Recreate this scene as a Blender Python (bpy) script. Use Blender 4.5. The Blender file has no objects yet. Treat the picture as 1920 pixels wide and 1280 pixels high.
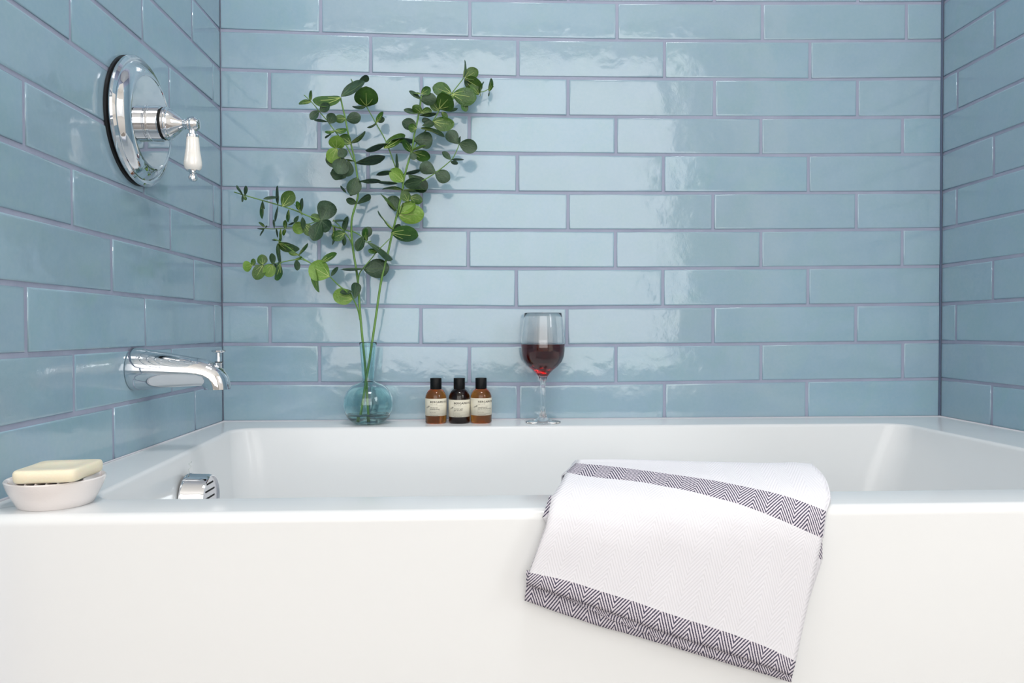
import bpy, bmesh, math, random
from mathutils import Vector, Matrix
random.seed(7)
sc = bpy.context.scene
COL = sc.collection
PI = math.pi

# ---------------------------------------------------------------- camera
cam_d = bpy.data.cameras.new('camera'); cam_d.sensor_width = 36.0; cam_d.lens = 26.1075
cam_d.clip_start = 0.02
cam = bpy.data.objects.new('camera', cam_d); COL.objects.link(cam)
_r, _f, _u = (0.999001, -0.044649, -0.0016), (0.044619, 0.998889, -0.015174), (0.002276, 0.015087, 0.999884)
m = Matrix.Identity(4)
for i in range(3):
    m[i][0] = _r[i]; m[i][1] = _u[i]; m[i][2] = -_f[i]
m[0][3], m[1][3], m[2][3] = 0.52874, -1.55772, 0.18737
cam.matrix_world = m
sc.camera = cam

# ---------------------------------------------------------------- view, world, lights
sc.view_settings.view_transform = 'Standard'; sc.view_settings.look = 'None'
sc.view_settings.gamma = 1.0; sc.view_settings.use_curve_mapping = False
sc.view_settings.exposure = 0.0
sc.cycles.use_denoising = True
sc.cycles.max_bounces = 14; sc.cycles.diffuse_bounces = 5; sc.cycles.glossy_bounces = 6
sc.cycles.transmission_bounces = 14; sc.cycles.transparent_max_bounces = 12
sc.cycles.sample_clamp_indirect = 6.0
world = bpy.data.worlds.new('world'); sc.world = world; world.use_nodes = True
wb = world.node_tree.nodes['Background']
wb.inputs[0].default_value = (0.82, 0.91, 1.0, 1); wb.inputs[1].default_value = 1.0

def area(name, loc, target, sx, sy, energy, color):
    d = bpy.data.lights.new(name, 'AREA'); d.shape = 'RECTANGLE'; d.size = sx; d.size_y = sy
    d.energy = energy; d.color = color
    o = bpy.data.objects.new(name, d); COL.objects.link(o); o.location = loc
    o.rotation_euler = (Vector(target) - Vector(loc)).to_track_quat('-Z', 'Y').to_euler()
    return o
area('window_daylight', (0.45, -3.96, 1.06), (0.45, 0, 1.06), 3.1, 2.36, 63, (1.0, 0.972, 0.945))
area('added_side_fill', (2.40, -1.75, 1.20), (0.0, -.45, .45), 0.9, 1.0, 17, (0.95, 0.98, 1.0))  # added fill light to brighten the left wall, not a known window
area('added_overhead_fill', (0.75, -1.25, 2.33), (0.75, -1.05, 0), 0.5, 0.5, 15, (0.98, 0.98, 1.0))  # added overhead fill to brighten the tub interior and rim

# ---------------------------------------------------------------- materials
def srgb(h):
    h = h.lstrip('#'); c = [int(h[i:i + 2], 16) / 255 for i in (0, 2, 4)]
    return tuple((x / 12.92 if x <= .04045 else ((x + .055) / 1.055) ** 2.4) for x in c) + (1,)
def mat(name, col, rough=.5, metal=0, ior=1.5, trans=0, spec=None, coat=0, sub=0):
    m = bpy.data.materials.new(name); m.use_nodes = True
    b = m.node_tree.nodes['Principled BSDF']
    b.inputs['Base Color'].default_value = col if not isinstance(col, str) else srgb(col)
    b.inputs['Roughness'].default_value = rough; b.inputs['Metallic'].default_value = metal
    b.inputs['IOR'].default_value = ior; b.inputs['Transmission Weight'].default_value = trans
    if spec is not None: b.inputs['Specular IOR Level'].default_value = spec
    b.inputs['Coat Weight'].default_value = coat; b.inputs['Coat Roughness'].default_value = .05
    if sub: b.inputs['Subsurface Weight'].default_value = sub; b.inputs['Subsurface Scale'].default_value = .01
    return m
def nd(m, t, **kw):
    n = m.node_tree.nodes.new(t)
    for k, v in kw.items():
        if k in n.inputs.keys(): n.inputs[k].default_value = v
        else: setattr(n, k, v)
    return n
def lk(m, a, b): m.node_tree.links.new(a, b)
def bsdf(m): return m.node_tree.nodes['Principled BSDF']
def bump_noise(m, scale, strength, dist, detail=2, vec=None, rough=.5):
    n = nd(m, 'ShaderNodeTexNoise', Scale=scale, Detail=detail, Roughness=rough)
    b = nd(m, 'ShaderNodeBump', Strength=strength, Distance=dist)
    if vec is not None: lk(m, vec, n.inputs['Vector'])
    lk(m, n.outputs['Fac'], b.inputs['Height']); lk(m, b.outputs['Normal'], bsdf(m).inputs['Normal'])
    return n, b
def math_n(m, op, a, b=None, c=None):
    n = m.node_tree.nodes.new('ShaderNodeMath'); n.operation = op
    for i, v in enumerate((a, b, c)):
        if v is None: continue
        if isinstance(v, (int, float)): n.inputs[i].default_value = v
        else: lk(m, v, n.inputs[i])
    return n.outputs[0]
def mixc(m, f, a, b):
    n = nd(m, 'ShaderNodeMix', data_type='RGBA')
    if isinstance(f, (int, float)): n.inputs[0].default_value = f
    else: lk(m, f, n.inputs[0])
    for i, v in ((6, a), (7, b)):
        if isinstance(v, str): n.inputs[i].default_value = srgb(v)
        elif isinstance(v, tuple): n.inputs[i].default_value = v
        else: lk(m, v, n.inputs[i])
    return n.outputs[2]

# glazed tile: mottled blue-grey glaze, wavy surface, every tile a little different
M_TILE = mat('glazed_tile', '#93b0be', .09, ior=1.66)
def build_tile():
    m = M_TILE; b = bsdf(m)
    geo = nd(m, 'ShaderNodeNewGeometry'); oi = nd(m, 'ShaderNodeObjectInfo')
    off = nd(m, 'ShaderNodeVectorMath', operation='SCALE'); off.inputs['Scale'].default_value = 37.0
    comb = nd(m, 'ShaderNodeCombineXYZ'); 
    for i in range(3): lk(m, oi.outputs['Random'], comb.inputs[i])
    lk(m, comb.outputs[0], off.inputs[0])
    add = nd(m, 'ShaderNodeVectorMath', operation='ADD'); lk(m, geo.outputs['Position'], add.inputs[0]); lk(m, off.outputs[0], add.inputs[1])
    v = add.outputs[0]
    n1 = nd(m, 'ShaderNodeTexNoise', Scale=9.0, Detail=4.0, Roughness=.6); lk(m, v, n1.inputs['Vector'])
    n2 = nd(m, 'ShaderNodeTexNoise', Scale=160.0, Detail=3.0); lk(m, v, n2.inputs['Vector'])
    c = mixc(m, n1.outputs['Fac'], '#81a5b8', '#98b4c5')
    n3 = nd(m, 'ShaderNodeTexNoise', Scale=13.0, Detail=3.0, Roughness=.55, Distortion=.8); lk(m, v, n3.inputs['Vector'])
    h3 = nd(m, 'ShaderNodeMapRange'); lk(m, n3.outputs['Fac'], h3.inputs[0]); h3.inputs[1].default_value = .42; h3.inputs[2].default_value = .62; h3.inputs[4].default_value = .4
    c = mixc(m, h3.outputs[0], c, '#89aeb4')
    r = math_n(m, 'MULTIPLY', oi.outputs['Random'], .4)
    c = mixc(m, r, c, '#92a6b6')
    f2 = math_n(m, 'MULTIPLY', n2.outputs['Fac'], .25)
    c = mixc(m, f2, c, '#b2c1c8')
    lk(m, c, b.inputs['Base Color'])
    # glaze waves
    w1 = nd(m, 'ShaderNodeTexNoise', Scale=14.0, Detail=1.5, Distortion=.6); lk(m, v, w1.inputs['Vector'])
    w2 = nd(m, 'ShaderNodeTexNoise', Scale=70.0, Detail=2.0, Distortion=.3); lk(m, v, w2.inputs['Vector'])
    w3 = nd(m, 'ShaderNodeTexNoise', Scale=420.0, Detail=1.0); lk(m, v, w3.inputs['Vector'])
    gate = nd(m, 'ShaderNodeTexNoise', Scale=6.0, Detail=1.0); lk(m, v, gate.inputs['Vector'])
    g = nd(m, 'ShaderNodeMapRange'); lk(m, gate.outputs['Fac'], g.inputs[0]); g.inputs[1].default_value = .48; g.inputs[2].default_value = .62
    h = math_n(m, 'ADD', math_n(m, 'MULTIPLY', w1.outputs['Fac'], .0011), math_n(m, 'MULTIPLY', w2.outputs['Fac'], .00018))
    h = math_n(m, 'ADD', h, math_n(m, 'MULTIPLY', math_n(m, 'MULTIPLY', w3.outputs['Fac'], g.outputs[0]), .00007))
    bp = nd(m, 'ShaderNodeBump', Strength=1.0, Distance=1.0); lk(m, h, bp.inputs['Height']); lk(m, bp.outputs[0], b.inputs['Normal'])
build_tile()
M_GROUT = mat('lavender_grey_grout', '#8f90a6', .85)
bump_noise(M_GROUT, 300, .4, .001)
_n = nd(M_GROUT, 'ShaderNodeTexNoise', Scale=22.0, Detail=5.0)
lk(M_GROUT, mixc(M_GROUT, _n.outputs['Fac'], '#8a91a8', '#a9b0c3'), bsdf(M_GROUT).inputs['Base Color'])
M_TUB = mat('white_acrylic', '#e7e9ea', .17, ior=1.40, spec=.42)
bump_noise(M_TUB, 5, .25, .004, 1)
M_CHROME = mat('chrome', (.76, .77, .79, 1), .03, 1)
M_BLACK = mat('black_rubber', '#0b0b0d', .5)
M_SLOT = mat('dark_opening', '#050506', .8)
M_PORC = mat('white_porcelain', '#f3efe8', .12, coat=.5)
M_CERAMIC = mat('white_glazed_ceramic', '#e9e3e1', .22, coat=.3)
bump_noise(M_CERAMIC, 40, .1, .002)
M_SOAP = mat('cream_soap', '#efe2bd', .42, sub=.25)
_n = nd(M_SOAP, 'ShaderNodeTexNoise', Scale=30.0, Detail=4.0)
lk(M_SOAP, mixc(M_SOAP, _n.outputs['Fac'], '#ecdfbd', '#f5eedb'), bsdf(M_SOAP).inputs['Base Color'])
M_GLASS = mat('clear_glass', (1, 1, 1, 1), 0.0, ior=1.45, trans=1)
M_TEAL = mat('aqua_glass', (.80, .965, .97, 1), 0.0, ior=1.46, trans=1)
M_WATER = mat('water', (.93, .98, .98, 1), 0.0, ior=1.33, trans=1)
def volglass(name, col, dens, ior=1.36, base=(1, 1, 1, 1), rough=0.0):
    m = mat(name, base, rough, ior=ior, trans=1)
    va = nd(m, 'ShaderNodeVolumeAbsorption', Density=dens); va.inputs['Color'].default_value = col
    lk(m, va.outputs[0], m.node_tree.nodes['Material Output'].inputs['Volume'])
    return m
M_WINE = volglass('red_wine', (.90, .008, .05, 1), 160)
M_AMBER = volglass('amber_glass', (.97, .50, .02, 1), 52, 1.45, (1, .85, .42, 1))
M_DARKAMBER = volglass('dark_brown_glass', (.60, .18, .08, 1), 130, 1.45, (.55, .38, .3, 1))
M_CAP = mat('matte_black_plastic', '#050608', .5, spec=.25)
M_LABEL = mat('cream_paper', '#ded9c6', .6)
_n = nd(M_LABEL, 'ShaderNodeTexNoise', Scale=400.0, Detail=3.0)
lk(M_LABEL, mixc(M_LABEL, _n.outputs['Fac'], '#d8d2be', '#e6e1d0'), bsdf(M_LABEL).inputs['Base Color'])
M_INK = mat('black_ink', '#26221e', .6)
M_GREYINK = mat('grey_ink', '#77736a', .6)
M_STEM = mat('green_stem', '#5d8a35', .42)
_n = nd(M_STEM, 'ShaderNodeTexNoise', Scale=60.0, Detail=3.0)
lk(M_STEM, mixc(M_STEM, _n.outputs['Fac'], '#41702a', '#7aa04c'), bsdf(M_STEM).inputs['Base Color'])
M_VEIN = mat('pale_leaf_vein', '#a3b56a', .45)
M_VEIN2 = mat('dull_leaf_vein', '#566f4a', .5)
def leafmat(name, a, b_, c_, rough):
    m = mat(name, a, rough); b = bsdf(m)
    tc = nd(m, 'ShaderNodeTexCoord'); oi = nd(m, 'ShaderNodeObjectInfo')
    n1 = nd(m, 'ShaderNodeTexNoise', Scale=2.2, Detail=5.0, Roughness=.6, noise_dimensions='4D')
    lk(m, tc.outputs['Object'], n1.inputs['Vector']); lk(m, math_n(m, 'MULTIPLY', oi.outputs['Random'], 20.0), n1.inputs['W'])
    mr = nd(m, 'ShaderNodeMapRange'); lk(m, n1.outputs['Fac'], mr.inputs[0]); mr.inputs[1].default_value = .3; mr.inputs[2].default_value = .7
    c = mixc(m, mr.outputs[0], a, b_)
    c = mixc(m, math_n(m, 'MULTIPLY', oi.outputs['Random'], .5), c, c_)
    lk(m, c, b.inputs['Base Color'])
    n2 = nd(m, 'ShaderNodeTexNoise', Scale=9.0, Detail=3.0); lk(m, tc.outputs['Object'], n2.inputs['Vector'])
    bp = nd(m, 'ShaderNodeBump', Strength=.14, Distance=.05); lk(m, n2.outputs['Fac'], bp.inputs['Height']); lk(m, bp.outputs[0], b.inputs['Normal'])
    b.inputs['Transmission Weight'].default_value = 0
    return m
M_LEAF = [leafmat('grey_green_leaf', '#1a331d', '#3f5a43', '#2c4a26', .5),
          leafmat('dark_green_leaf', '#1f4712', '#3c6a1f', '#4c6422', .42),
          leafmat('yellow_green_leaf', '#567f24', '#7ea03f', '#6d9440', .45)]

# towel
def weave(name, dark):
    m = mat(name, '#f3f2f4', .9, spec=.2)
    uv = nd(m, 'ShaderNodeUVMap'); sx = nd(m, 'ShaderNodeSeparateXYZ'); lk(m, uv.outputs[0], sx.inputs[0])
    u = math_n(m, 'DIVIDE', sx.outputs[0], .0305)              # one full zigzag
    tri = math_n(m, 'PINGPONG', u, .5)                         # 0..0.5
    nz = nd(m, 'ShaderNodeTexNoise', Scale=900.0, Detail=1.0); lk(m, uv.outputs[0], nz.inputs['Vector'])
    jit = math_n(m, 'MULTIPLY', math_n(m, 'SUBTRACT', nz.outputs['Fac'], .5), .35 if dark else .2)
    ph = math_n(m, 'ADD', math_n(m, 'ADD', math_n(m, 'DIVIDE', sx.outputs[1], .0054), math_n(m, 'MULTIPLY', tri, 10.0)), jit)
    s = math_n(m, 'PINGPONG', ph, .5)
    mr = nd(m, 'ShaderNodeMapRange'); lk(m, s, mr.inputs[0])
    mr.inputs[1].default_value = .19 if dark else .1; mr.inputs[2].default_value = .27 if dark else .3
    if dark: c = mixc(m, mr.outputs[0], '#4c4a5e', '#dcd6df')
    else: c = mixc(m, mr.outputs[0], '#dedee4', '#e5e5eb')
    lk(m, c, bsdf(m).inputs['Base Color'])
    bp = nd(m, 'ShaderNodeBump', Strength=.35, Distance=.0005); lk(m, mr.outputs[0], bp.inputs['Height']); lk(m, bp.outputs[0], bsdf(m).inputs['Normal'])
    return m
M_CLOTH = weave('white_herringbone_cotton', False)
M_STRIPE = weave('charcoal_herringbone_stripe', True)
M_PAINT = mat('white_wall_paint', '#e9e6e1', .7)
M_CEIL = mat('ceiling_paint', '#f0efec', .8)
M_FLOOR = mat('grey_floor_tile', '#8b8580', .35)
_n = nd(M_FLOOR, 'ShaderNodeTexNoise', Scale=4.0, Detail=6.0)
lk(M_FLOOR, mixc(M_FLOOR, _n.outputs['Fac'], '#76706b', '#a09a94'), bsdf(M_FLOOR).inputs['Base Color'])
M_WOOD = mat('brown_wood', '#6a4a35', .4)
M_CAULK = mat('white_caulk', '#c3c6cf', .5)
M_FROST = mat('frosted_pane', '#f4f7fa', .3)
M_TAG = mat('clear_film', (.9, .93, .9, 1), .15, trans=.85, ior=1.3)

# ---------------------------------------------------------------- helpers
def mk(name, verts, faces, material, parent=None, smooth=False, mats=None):
    me = bpy.data.meshes.new(name); me.from_pydata(verts, [], faces); me.update()
    for mm in (mats or [material]): me.materials.append(mm)
    if smooth: me.polygons.foreach_set('use_smooth', [True] * len(me.polygons))
    o = bpy.data.objects.new(name, me); COL.objects.link(o)
    if parent: o.parent = parent
    return o
def from_bm(name, bm, material, parent=None, smooth=False):
    bmesh.ops.recalc_face_normals(bm, faces=bm.faces[:])
    me = bpy.data.meshes.new(name); bm.to_mesh(me); bm.free()
    me.materials.append(material)
    if smooth: me.polygons.foreach_set('use_smooth', [True] * len(me.polygons))
    o = bpy.data.objects.new(name, me); COL.objects.link(o)
    if parent: o.parent = parent
    return o
def sharp(o, deg=35):
    me = o.data; me.polygons.foreach_set('use_smooth', [True] * len(me.polygons))
    me.set_sharp_from_angle(angle=math.radians(deg))
def empty(name, loc=(0, 0, 0)):
    o = bpy.data.objects.new(name, None); COL.objects.link(o); o.location = loc; o.empty_display_size = .05
    return o
def tag(o, label=None, cat=None, group=None, kind=None):
    if label: o['label'] = label
    if cat: o['category'] = cat
    if group: o['group'] = group
    if kind: o['kind'] = kind
    return o
def lathe(name, prof, material, parent=None, n=48, axis='Z', at=(0, 0, 0), smooth=True, closed=False, deg=40):
    """prof: list of (r, h). axis Z or X. First/last with r=0 close the surface."""
    vs, fs = [], []
    rings = []
    for r, h in prof:
        if r < 1e-7:
            vs.append((0, 0, h)); rings.append([len(vs) - 1])
        else:
            ring = []
            for k in range(n):
                a = 2 * PI * k / n; vs.append((r * math.cos(a), r * math.sin(a), h)); ring.append(len(vs) - 1)
            rings.append(ring)
    pairs = list(zip(rings, rings[1:])) + ([(rings[-1], rings[0])] if closed else [])
    for a, b in pairs:
        for k in range(n):
            k2 = (k + 1) % n
            if len(a) == 1 and len(b) == 1: continue
            if len(a) == 1: fs.append((a[0], b[k2], b[k]))
            elif len(b) == 1: fs.append((a[k], a[k2], b[0]))
            else: fs.append((a[k], a[k2], b[k2], b[k]))
    if axis == 'X': vs = [(z, x, y) for x, y, z in vs]
    vs = [(x + at[0], y + at[1], z + at[2]) for x, y, z in vs]
    o = mk(name, vs, fs, material, parent)
    bm = bmesh.new(); bm.from_mesh(o.data); bmesh.ops.recalc_face_normals(bm, faces=bm.faces[:]); bm.to_mesh(o.data); bm.free()
    if smooth: sharp(o, deg)
    return o
def tube(name, pts, radii, material, parent=None, n=8, caps=True):
    pts = [Vector(p) for p in pts]; N = len(pts)
    if isinstance(radii, (int, float)): radii = [radii] * N
    vs, fs = [], []
    ref = Vector((0, -1, .02))
    for i, p in enumerate(pts):
        t = (pts[min(i + 1, N - 1)] - pts[max(i - 1, 0)]).normalized()
        a = t.cross(ref)
        if a.length < 1e-3: a = t.cross(Vector((1, 0, 0)))
        a.normalize(); b = t.cross(a)
        for k in range(n):
            q = p + (a * math.cos(2 * PI * k / n) + b * math.sin(2 * PI * k / n)) * radii[i]; vs.append(tuple(q))
    for i in range(N - 1):
        for k in range(n):
            k2 = (k + 1) % n
            fs.append((i * n + k, i * n + k2, (i + 1) * n + k2, (i + 1) * n + k))
    if caps: fs.append(tuple(range(n))[::-1]); fs.append(tuple((N - 1) * n + k for k in range(n)))
    o = mk(name, vs, fs, material, parent, True)
    bm = bmesh.new(); bm.from_mesh(o.data); bmesh.ops.recalc_face_normals(bm, faces=bm.faces[:]); bm.to_mesh(o.data); bm.free()
    return o
def box(name, lo, hi, material, parent=None, bevel=0):
    bm = bmesh.new(); bmesh.ops.create_cube(bm, size=1)
    for v in bm.verts:
        for i in range(3): v.co[i] = (lo[i] + hi[i]) / 2 + v.co[i] * (hi[i] - lo[i])
    if bevel: bmesh.ops.bevel(bm, geom=bm.edges[:], offset=bevel, segments=3, affect='EDGES', profile=.5)
    o = from_bm(name, bm, material, parent)
    if bevel: sharp(o, 50)
    return o
def smooth_path(pts, sub=4):
    """Catmull-Rom through the points"""
    P = [Vector(p) for p in pts]; out = []
    for i in range(len(P) - 1):
        p0 = P[max(i - 1, 0)]; p1 = P[i]; p2 = P[i + 1]; p3 = P[min(i + 2, len(P) - 1)]
        for k in range(sub):
            t = k / sub
            out.append(.5 * ((2 * p1) + (-p0 + p2) * t + (2 * p0 - 5 * p1 + 4 * p2 - p3) * t * t + (-p0 + 3 * p1 - 3 * p2 + p3) * t ** 3))
    out.append(P[-1]); return out

BRANCHES = [["stem","A",0.0021,0.0013,[[0.3067,-0.055,0.0107],[0.3043,-0.055,0.0526],[0.3015,-0.053,0.1008],[0.295,-0.05,0.1652],[0.2906,-0.048,0.2124],[0.2879,-0.046,0.2458],[0.2851,-0.045,0.2867],[0.2805,-0.045,0.32],[0.2758,-0.045,0.3501],[0.2733,-0.048,0.3851],[0.2752,-0.052,0.4123],[0.2832,-0.055,0.4386],[0.288,-0.058,0.4561],[0.2895,-0.06,0.4823],[0.2875,-0.06,0.4939],[0.2837,-0.062,0.5221],[0.276,-0.065,0.5572],[0.2708,-0.068,0.5795],[0.2656,-0.07,0.6084],[0.2573,-0.075,0.6466]]],["branch","A",0.001,0.0007,[[0.2827,-0.062,0.5231],[0.2802,-0.066,0.5264],[0.2693,-0.075,0.5505],[0.2573,-0.08,0.5663],[0.2444,-0.085,0.5825],[0.2331,-0.085,0.5979],[0.2198,-0.085,0.6133],[0.2051,-0.088,0.6315],[0.1902,-0.09,0.6452]]],["branch","A",0.0013,0.0008,[[0.2723,-0.048,0.3862],[0.2565,-0.055,0.3905],[0.2379,-0.062,0.3958],[0.219,-0.072,0.4033],[0.1927,-0.08,0.4129],[0.1671,-0.085,0.4235],[0.1393,-0.09,0.4318],[0.1085,-0.095,0.4401],[0.0785,-0.1,0.4482],[0.0583,-0.1,0.4543]]],["branch","A",0.0012,0.0008,[[0.2895,-0.048,0.2081],[0.286,-0.052,0.2289],[0.2779,-0.06,0.2506],[0.2649,-0.07,0.266],[0.2515,-0.078,0.2775],[0.2366,-0.085,0.2934],[0.2181,-0.085,0.3091],[0.2005,-0.08,0.3189],[0.1804,-0.078,0.3316],[0.159,-0.075,0.3475],[0.1386,-0.072,0.3625],[0.1246,-0.07,0.3679]]],["branch","A",0.0009,0.0007,[[0.2005,-0.08,0.3189],[0.1824,-0.082,0.327],[0.1676,-0.085,0.3256],[0.1462,-0.086,0.3213],[0.1265,-0.087,0.317],[0.1087,-0.088,0.3148],[0.0898,-0.09,0.3146]]],["branch","A",0.0008,0.0006,[[0.2159,-0.072,0.4048],[0.1925,-0.07,0.3976],[0.1753,-0.068,0.3936],[0.157,-0.066,0.3907],[0.1401,-0.065,0.3897],[0.1209,-0.065,0.3885],[0.1068,-0.065,0.3895],[0.0964,-0.065,0.3895]]],["branch","A",0.0011,0.0008,[[0.2759,-0.045,0.3565],[0.2702,-0.055,0.3714],[0.2658,-0.06,0.3782],[0.2526,-0.062,0.3948],[0.2396,-0.06,0.4078]]],["branch","A",0.0011,0.0007,[[0.2858,-0.046,0.2781],[0.2895,-0.052,0.3013],[0.3022,-0.058,0.3168],[0.3155,-0.062,0.3314],[0.3267,-0.066,0.3448],[0.3386,-0.068,0.3563],[0.3524,-0.068,0.3701]]],["branch","A",0.001,0.0007,[[0.2744,-0.048,0.3873],[0.2931,-0.055,0.3768],[0.3017,-0.06,0.3645],[0.3152,-0.066,0.3649]]],["stem","B",0.0021,0.0014,[[0.2908,-0.062,0.0095],[0.2959,-0.06,0.0424],[0.3022,-0.058,0.085],[0.3084,-0.056,0.1224],[0.3147,-0.054,0.1652],[0.3228,-0.052,0.2209],[0.3311,-0.05,0.279],[0.3394,-0.05,0.3165],[0.3464,-0.05,0.3434],[0.3535,-0.052,0.3745],[0.3612,-0.055,0.4038],[0.3662,-0.057,0.4216],[0.3719,-0.06,0.4446],[0.3764,-0.062,0.4645],[0.3802,-0.062,0.49],[0.3872,-0.062,0.5176],[0.3965,-0.064,0.5469],[0.4005,-0.066,0.5729],[0.4083,-0.07,0.6047],[0.414,-0.074,0.633],[0.4163,-0.076,0.6524]]],["branch","B",0.0013,0.0008,[[0.3904,-0.062,0.5283],[0.4095,-0.06,0.5682],[0.4359,-0.056,0.6036],[0.4528,-0.052,0.6337],[0.4752,-0.047,0.6655],[0.4988,-0.04,0.6982]]],["branch","B",0.001,0.0006,[[0.4752,-0.047,0.6655],[0.5063,-0.042,0.6707],[0.5377,-0.032,0.6743],[0.5552,-0.03,0.6849]]],["branch","B",0.001,0.0007,[[0.3796,-0.062,0.4794],[0.3994,-0.07,0.4779],[0.418,-0.078,0.4828],[0.4467,-0.084,0.4996],[0.4695,-0.086,0.5172],[0.48,-0.086,0.5288],[0.4916,-0.086,0.5551],[0.4931,-0.086,0.5676]]],["branch","B",0.0011,0.0007,[[0.3795,-0.061,0.4721],[0.371,-0.05,0.4977],[0.362,-0.045,0.5158],[0.35,-0.042,0.5486],[0.3402,-0.04,0.5737],[0.3222,-0.04,0.6057],[0.3041,-0.04,0.6377],[0.2858,-0.038,0.6724],[0.2717,-0.036,0.6954]]]]
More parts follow.
